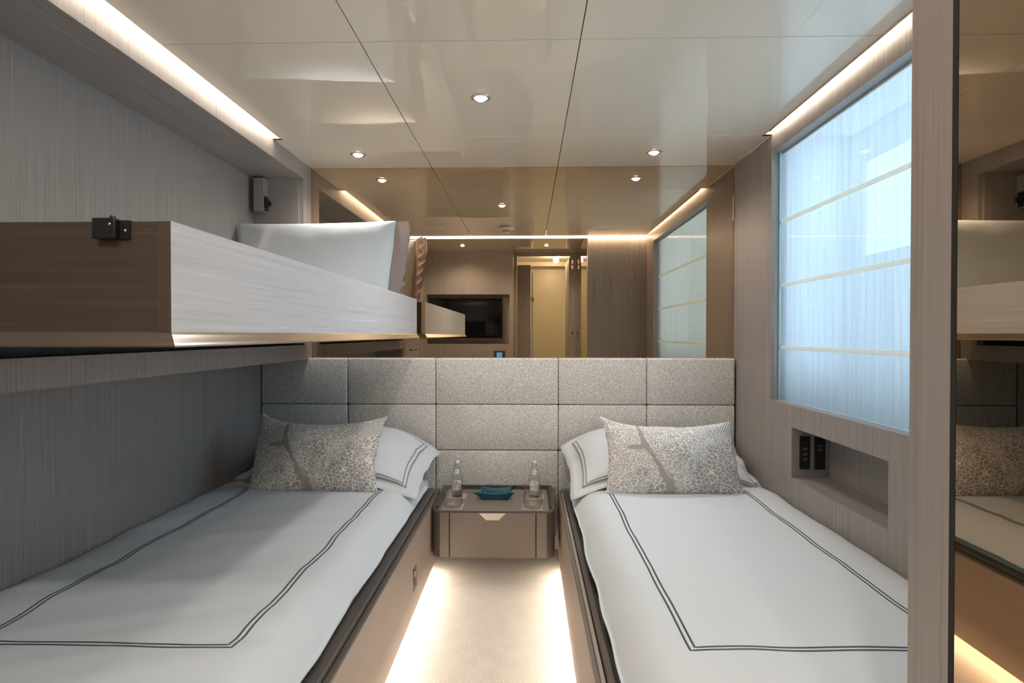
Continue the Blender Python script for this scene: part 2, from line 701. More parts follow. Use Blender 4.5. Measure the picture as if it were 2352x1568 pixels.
# ================================================================== room shell
XL, XR = -1.20, 1.125       # fascia plane on the bunk side, window wall
XN = -1.467                 # back of the bunk niche and wall beside the bed
ZC = 2.11                   # main ceiling
ZR = 2.174                  # ceiling beyond the cross slot
YS = 0.94                   # cross slot
YT = -0.40                  # television wall
YD = -0.60                  # door wall

# --- floor
fl = add('floor', bx(-1.9, 1.7, -3.4, 3.5, -0.06, 0.0), M['carpet'], kind='structure')

# --- ceiling panels
ce = thing('ceiling', None, None, (0, 0, ZC), kind='structure')
cols = [(XL, -0.5305), (-0.5275, 0.1625), (0.1655, XR)]
rows = [(YS + 0.03, 1.9055), (1.9085, 2.8285), (2.8315, 3.35)]
for ci, (a, b) in enumerate(cols):
    for ri, (c, d) in enumerate(rows):
        aa, bb = a, b
        if ri < 2 and ci == 0:
            aa = -1.166
        if ri < 2 and ci == 2:
            bb = 1.094
        add('ceiling_panel', bx(aa, bb, c, d, ZC, ZC + 0.016, 0.0012, 1), M['ceiling'], ce)
add('backing', bx(-1.16, 1.09, YS + 0.035, 3.35, ZC + 0.017, ZC + 0.03), M['joint'], ce)
# closing lid of the light slots and the ceiling beyond the cross slot
add('slot_lid', bx(-1.5, 1.2, 0.0, 3.4, ZC + 0.12, ZC + 0.14), M['white_plastic'], ce)
add('slot_end', bx(XL, -1.16, 2.834, 2.85, ZC, ZC + 0.12), M['white_plastic'], ce)
add('slot_end', bx(1.085, XR, 2.834, 2.85, ZC, ZC + 0.12), M['white_plastic'], ce)
rc = thing('ceiling_rear', None, None, (0, 0, ZR), kind='structure')
add('ceiling_panel', bx(XL, -0.168, YT, YS - 0.03, ZR, ZR + 0.016), M['ceiling'], rc)
add('ceiling_panel', bx(-0.165, 0.66, YD, YS - 0.03, ZR, ZR + 0.016), M['ceiling'], rc)
add('backing', bx(-1.5, 1.2, -1.0, YS - 0.05, ZR + 0.017, ZR + 0.03), M['joint'], rc)
# slim edge profile beside the window slot
add('trim_1', bx(1.086, 1.0935, YS + 0.03, 2.78, ZC - 0.004, ZC + 0.03), M['champagne'], kind='structure')

# --- left side: niche for the folding bunk, band, lower wall
wl = thing('wall_left', None, None, (XL, 1.2, 0), kind='structure')
add('wall_panel', bx(XN - 0.03, XN, 0.90, 3.352, 0.0, 2.06), M['wood_z'], wl)                 # inner wall
add('soffit', bx(XN, XL - 0.001, 0.90, 3.212, 2.025, 2.045), M['wood_y'], wl)
add('fascia', bx(XL - 0.022, XL, 0.90, 3.35, 2.026, ZC + 0.12), M['wood_z'], wl)
add('end_panel', bx(XN, XL - 0.022, 3.21, 3.232, 1.06, 2.026), M['wood_z'], wl)
add('end_stile', bx(XL - 0.022, XL, 3.225, 3.35, 1.134, 2.0255), M['wood_z'], wl)
add('band', bx(XL - 0.022, XL, 0.90, 3.345, 1.055, 1.134), M['wood_z'], wl)
add('shelf', bx(XN, XL - 0.022, 0.90, 3.345, 1.055, 1.075), M['void'], wl)
add('near_panel', bx(XN, XL, 0.86, 0.90, 0.0, ZC + 0.12), M['wood_z'], wl)
add('wall_panel', bx(XL - 0.022, XL, 0.70, 0.88, 0.0, ZC + 0.12), M['wood_z'], wl)
add('wall_panel', bx(XL - 0.022, XL, YT, -0.05, 0.0, ZR + 0.02), M['wood_z'], wl)
add('wall_panel', bx(XL - 0.022, XL, -0.05, 0.70, 2.06, ZR + 0.02), M['wood_z'], wl)

# side door of the cabin
d1 = thing('door_1', None, None, (XL, 0.3, 0), kind='structure')
add('door_leaf', bx(XL - 0.03, XL - 0.004, -0.046, 0.696, 0.005, 2.056), M['wood_z'], d1)
hb = BM()
tube(hb, [(XL - 0.004, 0.525, 1.035), (XL + 0.045, 0.525, 1.035)], 0.009)
tube(hb, [(XL + 0.045, 0.53, 1.035), (XL + 0.045, 0.42, 1.035)], 0.008)
h = add('door_handle', hb, M['gold'], d1, True)
add('latch_plate', bx(XL - 0.003, XL + 0.002, 0.80, 0.815, 0.93, 1.10, 0.0008, 1), M['gold'], wl)

# --- right side: window wall
wr = thing('wall_right', None, None, (XR, 2.0, 0), kind='structure')
WT = 0.022                                           # panel thickness
add('wall_panel', bx(XR, XR + WT, 2.8385, 3.35, 0.0, ZC + 0.0005), M['wood_z'], wr)
wy0, wy1, wz0, wz1 = 1.215, 2.836, 0.890, 2.027
ny0, ny1, nz0, nz1 = 1.917, 2.610, 0.580, 0.795
pb = BM()
box(pb, XR, XR + WT, 0.92, wy0, 0.0, ZC + 0.12)
box(pb, XR, XR + WT, wy0, 2.8375, wz1, ZC + 0.12)
box(pb, XR, XR + WT, wy0, ny0, 0.0, wz0)
box(pb, XR, XR + WT, ny0, ny1, nz1, wz0)
box(pb, XR, XR + WT, ny0, ny1, 0.0, nz0)
box(pb, XR, XR + WT, ny1, 2.8375, 0.0, wz0)
box(pb, XR, XR + WT, 2.836, 2.8375, wz0, wz1)
add('wall_panel', pb, M['wood_z'], wr)
# niche box with the switches
nb = BM()
box(nb, XR + WT, XR + 0.170, ny1, ny1 + 0.014, nz0 - 0.014, nz1 + 0.014)
box(nb, XR + WT, XR + 0.170, ny0 - 0.014, ny0, nz0 - 0.014, nz1 + 0.014)
box(nb, XR + 0.158, XR + 0.170, ny0, ny1, nz0, nz1)
add('niche_side', nb, M['wood_z'], wr)
nb = BM()
box(nb, XR + WT, XR + 0.158, ny0, ny1, nz0 - 0.014, nz0)
box(nb, XR + WT, XR + 0.158, ny0, ny1, nz1, nz1 + 0.014)
add('niche_shelf', nb, M['wood_y'], wr)

# --- window
wi = thing('window_1', None, None, (XR, 2.0, wz0), kind='structure')
fb = BM()
box(fb, XR + WT, XR + 0.07, wy1, wy1 + 0.014, wz0 - 0.014, wz1 + 0.014)
box(fb, XR + WT, XR + 0.07, wy0 - 0.014, wy0, wz0 - 0.014, wz1 + 0.014)
add('window_frame', fb, M['wood_z'], wi)
fb = BM()
box(fb, XR + WT, XR + 0.07, wy0, wy1, wz0 - 0.014, wz0)
box(fb, XR + WT, XR + 0.07, wy0, wy1, wz1, wz1 + 0.014)
add('window_sill', fb, M['wood_y'], wi)
add('glass_pane', bx(XR + 0.036, XR + 0.040, wy0 + 0.001, wy1 - 0.001, wz0 + 0.001, wz1 - 0.001), M['pane'], wi)
ge = BM()
box(ge, XR + 0.0345, XR + 0.0415, wy1 - 0.005, wy1, wz0, wz1)
add('pane_edge', ge, M['pane_edge'], wi)
# deep lining behind the blind, with the porthole through the hull
XH = 1.50
py0, py1, pz0, pz1 = 1.66, 2.75, 1.54, 1.957
lb = BM()
box(lb, XR + 0.07, XH, wy1 + 0.02, wy1 + 0.035, 0.83, 2.1)
box(lb, XR + 0.07, XH, wy0 - 0.035, wy0 - 0.02, 0.83, 2.1)
box(lb, XR + 0.07, XH, wy0 - 0.035, wy1 + 0.035, 0.815, 0.83)
box(lb, XR + 0.07, XH, wy0 - 0.035, wy1 + 0.035, 2.1, 2.115)
add('hull_lining', lb, M['lining'], wi)
hb_ = BM()
box(hb_, XH, XH + 0.012, wy0 - 0.035, py0, 0.815, 2.115)
box(hb_, XH, XH + 0.012, py1, wy1 + 0.035, 0.815, 2.115)
box(hb_, XH, XH + 0.012, py0, py1, 0.815, pz0)
box(hb_, XH, XH + 0.012, py0, py1, pz1, 2.115)
add('hull_panel', hb_, M['lining'], wi)
add('porthole_sky', bx(XH + 0.013, XH + 0.018, py0 - 0.01, py1 + 0.01, pz0 - 0.01, pz1 + 0.01), M['porthole'], wi, label='glowing plane standing in for the sky outside the porthole')  # added glowing plane in place of the sky outside

# --- back wall behind mirror and headboard
add('wall_back', bx(-1.52, 1.2, 3.353, 3.40, 0.0, 2.25), M['wood_z'], kind='structure')

# --- television wall and door wall behind the camera (seen in the mirror)
rx0, rx1, rz0, rz1 = -1.185, -0.214, 1.078, 1.660
wt = thing('wall_rear', None, None, (-0.7, YT, 0), kind='structure')
tb = BM()
box(tb, XL, rx0, YT - 0.02, YT, 0.0, ZR)
box(tb, rx1, -0.168, YT - 0.02, YT, 0.0, ZR)
box(tb, rx0, rx1, YT - 0.02, YT, 0.0, rz0)
box(tb, rx0, rx1, YT - 0.02, YT, rz1, ZR)
add('wall_panel', tb, M['wood_z'], wt)
tb = BM()
box(tb, rx0 - 0.02, rx1 + 0.02, YT - 0.112, YT - 0.10, rz0 - 0.02, rz1 + 0.02)
box(tb, rx0 - 0.02, rx0, YT - 0.10, YT - 0.02, rz0 - 0.02, rz1 + 0.02)
box(tb, rx1, rx1 + 0.02, YT - 0.10, YT - 0.02, rz0 - 0.02, rz1 + 0.02)
box(tb, rx0, rx1, YT - 0.10, YT - 0.02, rz0 - 0.02, rz0)
box(tb, rx0, rx1, YT - 0.10, YT - 0.02, rz1, rz1 + 0.02)
add('recess', tb, M['wood_z'], wt)
add('return_panel', bx(-0.186, -0.168, YD, YT - 0.02, 0.0, ZR), M['wood_z'], wt)
dx0, dx1, dzt = -0.13, 0.505, 2.13
db = BM()
box(db, -0.168, dx0, YD - 0.03, YD, 0.0, ZR)
box(db, dx1, 0.66, YD - 0.03, YD, 0.0, ZR)
box(db, dx0, dx1, YD - 0.03, YD, dzt, ZR)
add('door_surround', db, M['wood_z'], wt)

d2 = thing('door_2', None, None, (0.2, YD, 0), kind='structure')
add('door_leaf', bx(dx1 - 0.008, dx1 + 0.03, YD - 0.72, YD - 0.04, 0.01, dzt - 0.02), M['wood_z'], d2)
for zz in (1.206, 2.03):
    hg = BM()
    box(hg, 0.524, 0.546, YD, YD + 0.004, zz - 0.055, zz + 0.055, 0.0018, 2)
    hh = add('hinge', hg, M['steel'], d2)
    add('hinge_slot', bx(0.528, 0.542, YD + 0.0035, YD + 0.005, zz - 0.014, zz + 0.008), M['black'], hh)

# washroom beyond the open door
bw = thing('wall_washroom', None, None, (0.2, -2.0, 0), kind='structure')
bb = BM()
box(bb, -0.6, 1.2, -3.06, -3.0, 0, 2.42)
box(bb, -0.64, -0.6, -3.0, -0.64, 0, 2.42)
box(bb, 1.2, 1.24, -3.0, -0.64, 0, 2.42)
add('wall_panel', bb, M['cream'], bw)
add('washroom_ceiling', bx(-0.6, 1.2, -2.6, -0.64, 2.30, 2.33), M['white_plastic'], bw)
add('bulkhead', bx(-0.6, 1.2, -3.0, -2.6, 2.235, 2.33), M['cream'], bw)
vb = BM()
for k in range(9):
    box(vb, 0.36 + k * 0.032, 0.375 + k * 0.032, -2.80, -2.72, 2.231, 2.236)
add('vent_grille', vb, M['black'], bw)
add('tall_cabinet', bx(dx0, 0.035, -1.30, -0.92, 0.0, 2.06), M['wood_z'], bw)
add('glass_screen', bx(0.055, 0.066, -1.9, -1.0, 0.02, 1.98), M['pane_edge'], bw)
add('glass_clamp', bx(0.045, 0.076, -1.02, -0.99, 1.60, 1.66, 0.003, 1), M['gold'], bw)

# ================================================================== wall mirror
wm = tag(add('wall_mirror', bx(XL + 0.002, XR - 0.002, 3.346, 3.352, 1.0, ZC - 0.001), M['mirror']),
         'wide bronze tinted mirror between headboard and ceiling', 'mirror')
for zz in (1.42, 1.90):
    add('mirror_clip', bx(XR - 0.005, XR - 0.0015, 3.335, 3.3465, zz - 0.09, zz + 0.05), M['steel'], wm)

# ================================================================== headboard
hd = thing('headboard', 'pale grey fabric headboard of padded panels across both beds', 'headboard', (-0.17, 3.32, 0.0))
add('back_board', bx(XN + 0.001, 1.117, 3.325, 3.343, 0.10, 1.055), M['wood_x'], hd)


def pad(x0, x1, z0, z1):
    bm = BM()
    box(bm, x0 + 0.0012, x1 - 0.0012, 3.293, 3.325, z0 + 0.0012, z1 - 0.0012, 0.009, 3)
    return bm


hx = [XN + 0.002, -0.986, -0.502, 0.166, 0.644, 1.118]
hz = [0.14, 0.308, 0.559, 0.809, 1.062]
for i in range(5):
    for j in range(4):
        o = add('headboard_panel', pad(hx[i], hx[i + 1], hz[j], hz[j + 1]), M['headboard'], hd)
        shade_auto(o, 50)

# ================================================================== beds
ZB0, ZB1 = 0.065, 0.376


def make_bed(side):
    """side -1: the bed under the bunk, +1: the bed by the window."""
    left = side < 0
    xa = -0.46 if left else 0.157           # outer face of the aisle board
    xw = XN if left else XR
    s = 1 if left else -1                   # +1: aisle lies towards +x
    t = thing('bed_frame',
              'taupe bed base under the folding bunk, with a recessed step light' if left else 'taupe bed base below the window, grooved rail on its edge',
              'bed', ((xa + xw) / 2, 2.2, 0.0))

    def xs(a, b):                            # offsets inward from the aisle face
        p, q = xa - s * a, xa - s * b
        return (min(p, q), max(p, q))
    y0, y1 = 0.945, 3.085
    bd = BM()
    if left:
        ys0, ys1, zs0, zs1 = 2.407, 2.533, 0.137, 0.246
        sy0, sy1 = 2.41, 2.50
        box(bd, *xs(0, 0.018), y0, sy0, ZB0, ZB1)
        box(bd, *xs(0, 0.018), sy0, sy1, ZB0, 0.150)
        box(bd, *xs(0, 0.018), sy0, sy1, 0.245, ZB1)
        box(bd, *xs(0, 0.018), sy1, y1, ZB0, ZB1)
    else:
        box(bd, *xs(0, 0.018), y0, y1, ZB0, ZB1)
    add('side_board', bd, M['board'], t)
    # rounded end near the nightstand
    eb = BM()
    cxm = xa - s * 0.02
    prism(eb, [(cxm + 0.0199 * math.cos(a * PI / 12), y1 + 0.02 * math.sin(a * PI / 12)) for a in range(13)], 'z', ZB0, ZB1)
    add('board_end', eb, M['board'], t, True)
    if left:
        add('step_light', bx(*xs(0.018, 0.05), 2.40, 2.51, 0.14, 0.255), M['dark_taupe'], t)
        k = add('light_lens', bx(*xs(0.004, 0.018), 2.478, 2.4995, 0.19, 0.215, 0.002, 1), M['steel'], t)
    # rail on top: outer strip, groove, inner strip
    r1 = BM()
    if left:
        box(r1, *xs(0.0, 0.017), y0, y1 + 0.01, ZB1, ZB1 + 0.006, 0.003, 2)
        box(r1, *xs(0.019, 0.062), y0, y1 + 0.01, ZB1 - 0.02, ZB1 + 0.014, 0.006, 2)
        add('top_rail', r1, M['rail'], t)
        e = BM()
        box(e, *xs(-0.0015, 0.012), y0, y1 + 0.008, ZB1 - 0.002, ZB1 + 0.004, 0.002, 2)
        add('edge_strip', e, M['taupe'], t)
    else:
        box(r1, *xs(0.0, 0.012), y0, y1 + 0.01, ZB1, ZB1 + 0.010, 0.003, 2)
        add('edge_strip', r1, M['taupe'], t)
        e = BM()
        box(e, *xs(0.014, 0.026), y0, y1 + 0.01, ZB1 - 0.02, ZB1 + 0.006, 0.003, 2)
        add('light_strip', e, M['rail_light'], t)
        e = BM()
        box(e, *xs(0.028, 0.050), y0, y1 + 0.01, ZB1 - 0.02, ZB1 + 0.014, 0.005, 2)
        add('top_rail', e, M['dark_taupe'], t)
    x0, x1 = min(xw + s * 0.004, xa - s * 0.019), max(xw + s * 0.004, xa - s * 0.019)
    pf = BM()
    box(pf, x0, x1, y0, 3.285, ZB0 + 0.01, 0.352)
    add('platform', pf, M['taupe'], t)
    pl = BM()
    px = xs(0.10, 0.12)
    box(pl, min(px[0], x0), px[1], y0, 3.285, 0.0, ZB0 + 0.01) if left else box(pl, px[0], max(px[1], x1), y0, 3.285, 0.0, ZB0 + 0.01)
    add('plinth', pl, M['dark_taupe'], t)
    ft = bx(x0, x1, y0 - 0.02, y0, ZB0, ZB1)
    add('foot_board', ft, M['board'], t)
    ll = bx(*xs(0.045, 0.056), 1.0, 3.02, 0.058, 0.064)
    add('led_strip', ll, M['led_floor'], t, label='warm light strip hidden under the bed edge')
    # mattress
    mx = xs(0.065, 0)
    m0, m1 = (xw + 0.02, xa - 0.075) if left else (xa + 0.068, xw - 0.02)
    mb = BM()
    box(mb, m0, m1, y0 + 0.01, 3.275, 0.353, 0.404, 0.015, 3)
    add('mattress', mb, M['cotton'], t, True)
    return t


make_bed(-1)
make_bed(1)


# ================================================================== duvets
def fbm(x, y, z=0.0, o=3):
    return noise.fractal(Vector((x, y, z)), 1.0, 2.0, o)


class Duvet:
    def __init__(self, left):
        self.left = left
        if left:
            self.xa, self.xw = -0.512, XN + 0.006
        else:
            self.xa, self.xw = 0.214, XR - 0.006
        self.y0, self.y1 = 0.94, 3.10
        self.zt = 0.492 if left else 0.490
        self.seed = 3.0 if left else 11.0

    def z(self, x, y):
        wdt = abs(self.xw - self.xa)
        da = abs(x - self.xa)
        dw = abs(x - self.xw)
        z = self.zt
        c = max(0.0, min(1.0, da / wdt))
        z += 0.014 * math.sin(PI * min(1, da / wdt))
        # rolled aisle edge
        r = 0.13
        if da < r:
            q = 1 - da / r
            z -= 0.078 * q ** 2.6
        r = 0.10
        if dw < r:
            q = 1 - dw / r
            z -= 0.022 * q ** 2.0
        # foot end rolls down (outside the frame)
        df = y - self.y0
        if df < 0.12:
            z -= 0.08 * (1 - df / 0.12) ** 2.4
        # sagging towards the pillows
        if y > 2.75:
            z -= 0.012 * min(1, (y - 2.75) / 0.2)
        s = self.seed
        if self.left:
            a = x * 0.90 + y * 0.42
            b = -x * 0.42 + y * 0.90
            z += 0.0075 * fbm(a * 1.6 + s, b * 4.6, s, 2)
            z += 0.0046 * fbm(a * 2.6 + s, b * 7.0, s + 2, 2)
            z += 0.006 * (abs(fbm(a * 1.9 + 7, b * 6.0, s + 5, 2))) * (1.2 - min(1, (y - 1.0)))
        else:
            a = x * 0.75 - y * 0.66
            b = x * 0.66 + y * 0.75
            z += 0.0050 * fbm(a * 1.4 + s, b * 3.2, s, 2)
            z += 0.0024 * fbm(a * 4.2 + s, b * 7.5, s + 2, 2)
        # puckers along both long edges
        if da < 0.16:
            z += 0.004 * (1 - da / 0.16) * fbm(y * 5 + s, 2.0, s, 1)
        if dw < 0.2:
            z += 0.010 * (1 - dw / 0.2) * fbm(y * 3.4 + s, 7.0, s, 2)
        return z

    def ax(self, y):                        # slightly wavy aisle edge
        k = 0.010 * fbm(y * 3.1, self.seed, 0, 2)
        return self.xa + k

    def build(self):
        bm = BM()
        nx, ny = 66, 150
        top = []
        for j in range(ny + 1):
            y = self.y0 + (self.y1 - self.y0) * j / ny
            row = []
            for i in range(nx + 1):
                f = i / nx
                # denser towards the aisle edge
                f2 = f ** 1.5
                xe = self.ax(y)
                x = xe + (self.xw - xe) * f2
                row.append(bm.verts.new((x, y, self.z(self.xa + (self.xw - self.xa) * f2, y))))
            top.append(row)
        for j in range(ny):
            for i in range(nx):
                bm.faces.new((top[j][i], top[j][i + 1], top[j + 1][i + 1], top[j + 1][i]))
        # underside skirt: the cloth turns under at all edges
        def skirt(vs, off, zs):
            prev = vs
            for (dx, dy), z in zip(off, zs):
                cur = [bm.verts.new((v.co.x + dx, v.co.y + dy, z + 0.003 * abs(fbm(v.co.y * 7, v.co.x * 7, 1.0, 2)))) for v in vs]
                for k in range(len(vs) - 1):
                    bm.faces.new((prev[k], prev[k + 1], cur[k + 1], cur[k]))
                prev = cur
        sx = 1 if self.left else -1
        skirt([r[0] for r in top], [(0.006 * sx, 0), (0.005 * sx, 0), (-0.01 * sx, 0)], [0.418, 0.410, 0.406])
        skirt(top[0], [(0, -0.004), (0, 0.0)], [0.42, 0.407])
        skirt([r[-1] for r in top], [(0, 0)], [0.42])
        bmesh.ops.recalc_face_normals(bm, faces=bm.faces[:])
        self.obj = add('duvet', bm, M['cotton'], None, True)
        return self.obj

    def border(self, xs0, xs1, yf, yb, gap=0.013, hw=0.0026):
        """Two embroidered lines following the duvet: down one side, across the foot, up the other."""
        s = self.seed
        for k, off in enumerate((0.0, gap)):
            sg = 1 if xs1 > xs0 else -1
            a0, a1, f0 = xs0 - sg * off * 1.0, xs1 + sg * off * 1.0, yf - off
            pts = []
            n = 90

            def wob(x, y, q):
                return 0.008 * fbm(y * 2.2 + q + s, x * 2.2, 4.0, 2) + 0.0005 * fbm(y * 11 + q, x * 11, s, 1)
            for i in range(n + 1):
                y = yb + (f0 - yb) * i / n
                pts.append((a0 + wob(0, y, 1), y))
            p_end = pts[-1]
            for i in range(1, n):
                x = a0 + (a1 - a0) * i / n
                e = min(1, min(i, n - i) / 6)
                pts.append((p_end[0] + (a1 + wob(0, f0, 5) - p_end[0]) * i / n, f0 + e * wob(x, 0, 9)))
            for i in range(n + 1):
                y = f0 + (yb - f0) * i / n
                pts.append((a1 + wob(0, y, 5), y))
            bm = BM()
            prev = None
            m = len(pts)
            for i, (x, y) in enumerate(pts):
                xa, ya = pts[max(0, i - 1)]
                xb, yb_ = pts[min(m - 1, i + 1)]
                t = Vector((xb - xa, yb_ - ya))
                if t.length < 1e-9:
                    continue
                t.normalize()
                nrm = Vector((-t.y, t.x))
                row = []
                for q, h_ in ((-1, 0.0), (-0.5, 0.0012), (0.5, 0.0012), (1, 0.0)):
                    px, py = x + nrm.x * hw * q, y + nrm.y * hw * q
                    row.append(bm.verts.new((px, py, self.z(px, py) + 0.0004 + h_)))
                if prev:
                    for q in range(3):
                        bm.faces.new((prev[q], prev[q + 1], row[q + 1], row[q]))
                prev = row
            bmesh.ops.recalc_face_normals(bm, faces=bm.faces[:])
            add('embroidered_line', bm, M['stitch'], self.obj, True, label='dark grey embroidered line')


dvL = Duvet(True)
tag(dvL.build(), 'white duvet with double grey lines on the bed under the bunk', 'duvet')
dvL.border(-1.235, -0.662, 1.318, 2.86)
dvR = Duvet(False)
tag(dvR.build(), 'white duvet with double grey lines on the bed by the window', 'duvet')
dvR.border(0.370, 0.945, 1.345, 2.86)


# ================================================================== pillows and cushions
class Pillow:
    """Soft rectangular pillow: W x H, thickness T, optional flange all round; mapped to the world by a matrix."""

    def __init__(self, W, H, T, fl=0.0, cs=(0.05, 0.05, 0.05, 0.05), seed=1.0, mat=None, pw=0.42, wr=0.006, flw=0.01, post=None, flat_back=1.0):
        self.W, self.H, self.T, self.fl = W, H, T, fl
        self.cs, self.seed, self.mx, self.pw, self.wr, self.flw = cs, seed, mat, pw, wr, flw
        self.post = post
        self.fb = flat_back

    def pt(self, s, t, side):
        """s,t in [-1,1] on the body, beyond that on the flange. side +1 front, -1 back."""
        cb, cr, ct, cl = self.cs
        sc, tc = max(-1, min(1, s)), max(-1, min(1, t))
        ex, ez = s - sc, t - tc
        kx = (cr if s > 0 else cl) * (1 - tc * tc) * abs(sc) ** 1.5
        kz = (ct if t > 0 else cb) * (1 - sc * sc) * abs(tc) ** 1.5
        x = self.W / 2 * sc * (1 - kx) + ex * self.W / 2
        z = self.H / 2 * tc * (1 - kz) + ez * self.H / 2
        th = self.T / 2 * (max(0, 1 - sc * sc) ** self.pw) * (max(0, 1 - tc * tc) ** self.pw)
        e = max(0, 1 - sc * sc) * max(0, 1 - tc * tc)
        sd = self.seed + (0 if side > 0 else 9)
        wrk = self.wr * (fbm(x * 7 + sd, z * 7, sd, 3) + 0.8 * fbm(x * 3 + sd, z * 16, sd + 3, 2) * (1 - e)) * min(1, 4 * e ** 0.5)
        y = -side * (th * (1 if side > 0 else self.fb) + wrk + 0.0015)
        q = max(abs(ex) * self.W / 2, abs(ez) * self.H / 2)
        if q > 0 and self.fl > 0:
            ang = math.atan2(t, s)
            y += self.flw * (q / self.fl) * (0.9 * fbm(ang * 2.6 + self.seed, 3.0, self.seed, 2) + 0.5 * math.sin(ang * (11 if self.flw < 0.02 else 34) + self.seed))
        p = Vector((x, y, z))
        if self.post:
            p = self.post(p, s, t)
        return self.mx @ p

    def mesh(self, n=44, m=34):
        bm = BM()
        uvl = bm.loops.layers.uv.new('UVMap')
        fs, ft = self.fl / (self.W / 2), self.fl / (self.H / 2)

        def axis(k, f):
            a = [-1 + 2 * i / k for i in range(k + 1)]
            a = [math.copysign(1 - (1 - abs(v)) ** 1.35, v) for v in a]
            if f > 0:
                a = [-1 - f, -1 - 0.5 * f] + a + [1 + 0.5 * f, 1 + f]
            return a
        A, Bx = axis(n, fs), axis(m, ft)
        for side in (1, -1):
            g = [[bm.verts.new(self.pt(s, t, side)) for s in A] for t in Bx]
            for j in range(len(Bx) - 1):
                for i in range(len(A) - 1):
                    q = (g[j][i], g[j][i + 1], g[j + 1][i + 1], g[j + 1][i])
                    f = bm.faces.new(q if side > 0 else q[::-1])
                    idx = ((i, j), (i + 1, j), (i + 1, j + 1), (i, j + 1))
                    idx = idx if side > 0 else idx[::-1]
                    for lp, (ii, jj) in zip(f.loops, idx):
                        lp[uvl].uv = ((A[ii] / (1 + fs) + 1) / 2, (Bx[jj] / (1 + ft) + 1) / 2)
        bmesh.ops.remove_doubles(bm, verts=bm.verts[:], dist=0.0004)
        # close the hem all round
        ed = [e for e in bm.edges if e.is_boundary]
        if ed:
            try:
                bmesh.ops.bridge_loops(bm, edges=ed)
            except Exception:
                pass
        return bm

    def line(self, k, hw):
        """Closed embroidered line at body coordinate k (fraction of half size) on the front."""
        bm = BM()
        prev = first = None
        per = []
        n = 60
        for i in range(n):
            per.append((-k + 2 * k * i / n, -k))
        for i in range(n):
            per.append((k, -k + 2 * k * i / n))
        for i in range(n):
            per.append((k - 2 * k * i / n, k))
        for i in range(n):
            per.append((-k, k - 2 * k * i / n))
        nrm = (self.mx.to_3x3() @ Vector((0, -1, 0))).normalized()
        for (s, t) in per:
            m = max(abs(s), abs(t))
            row = []
            for q in (-1, -0.4, 0.4, 1):
                kk = 1 + q * hw
                hgt = 0.0014 if abs(q) < 0.9 else 0.0004
                # keep the ribbon the same width on both axes
                ss = s + (q * hw * (1 if abs(abs(s) - k) < 1e-6 else 0) * math.copysign(1, s))
                tt = t + (q * hw * self.W / self.H * (1 if abs(abs(t) - k) < 1e-6 else 0) * math.copysign(1, t))
                row.append(bm.verts.new(self.pt(ss, tt, 1) + nrm * hgt))
            if prev:
                for q in range(3):
                    bm.faces.new((prev[q], prev[q + 1], row[q + 1], row[q]))
            prev = row
            first = first or row
        for q in range(3):
            bm.faces.new((prev[q], prev[q + 1], first[q + 1], first[q]))
        bmesh.ops.recalc_face_normals(bm, faces=bm.faces[:])
        return bm


def place(x, y, z, lean, yaw=0.0, roll=0.0):
    """Local frame: x width, z height, -y front. lean > 0 tips the top away from the camera."""
    return Matrix.Translation((x, y, z)) @ Euler((0, 0, yaw)).to_matrix().to_4x4() @ Euler((-lean, 0, 0)).to_matrix().to_4x4() @ Euler((0, roll, 0)).to_matrix().to_4x4()


R = math.radians


def white_pillow(x, y, z, lean, W, H, T, seed, label, yaw=0.0, roll=0.0, post=None):
    p = Pillow(W, H, T, 0.05, (0.03, 0.05, 0.04, 0.05), seed, place(x, y, z, lean, yaw, roll), wr=0.008, flw=0.012, post=post, flat_back=0.3)
    o = add('pillow', p.mesh(), M['cotton'], None, True)
    tag(o, label, 'pillow')
    for k in (0.985, 0.95):
        add('embroidered_line', p.line(k, 0.0055), M['stitch_light'], o, True, label='grey embroidered line')
    return o


def low_pillow(x, y, z, W, H, T, seed, label):
    p = Pillow(W, H, T, 0.0, (0.03, 0.04, 0.03, 0.04), seed, place(x, y, z, R(86)), wr=0.007)
    o = add('pillow', p.mesh(30, 24), M['cotton'], None, True)
    tag(o, label, 'pillow')
    return o


low_pillow(-0.98, 3.05, 0.515, 0.85, 0.42, 0.07, 2.2, 'plain white lower pillow beneath the striped pillow, bunk side bed')
low_pillow(0.66, 3.05, 0.515, 0.83, 0.42, 0.07, 4.7, 'plain white lower pillow beneath the striped pillow, window side bed')


def droop_left(p, s, t):
    # corner by the aisle drops, wall side sinks
    q = Vector(p)
    if s > 0.35:
        q.y += 0.085 * ((s - 0.35) / 0.75) ** 2 * (1.1 + 0.35 * t)
    if s < -0.1:
        q.y += 0.085 * (-0.1 - s) ** 1.7
    return q


def droop_right(p, s, t):
    q = Vector(p)
    if s < -0.4:
        q.y += 0.075 * ((-0.4 - s) / 0.7) ** 2 * (1.1 + 0.25 * t)
    if s > 0.2:
        q.y += 0.10 * (s - 0.2) ** 1.7
    return q


white_pillow(-0.935, 2.965, 0.606, R(72), 0.80, 0.47, 0.17, 5.1, 'white pillow with double grey border behind the cushion, bunk side bed', R(-3), post=droop_left)
white_pillow(0.645, 2.965, 0.608, R(72), 0.82, 0.47, 0.17, 8.3, 'white pillow with double grey border behind the cushion, window side bed', R(2), post=droop_right)


def cushion(x, y, z, lean, W, H, T, seed, label, cs, yaw=0.0, roll=0.0, post=None):
    p = Pillow(W, H, T, 0.0, cs, seed, place(x, y, z, lean, yaw, roll), pw=0.56, wr=0.008, post=post)
    o = add('scatter_cushion', p.mesh(56, 44), M['cushion'], None, True)
    return tag(o, label, 'cushion')


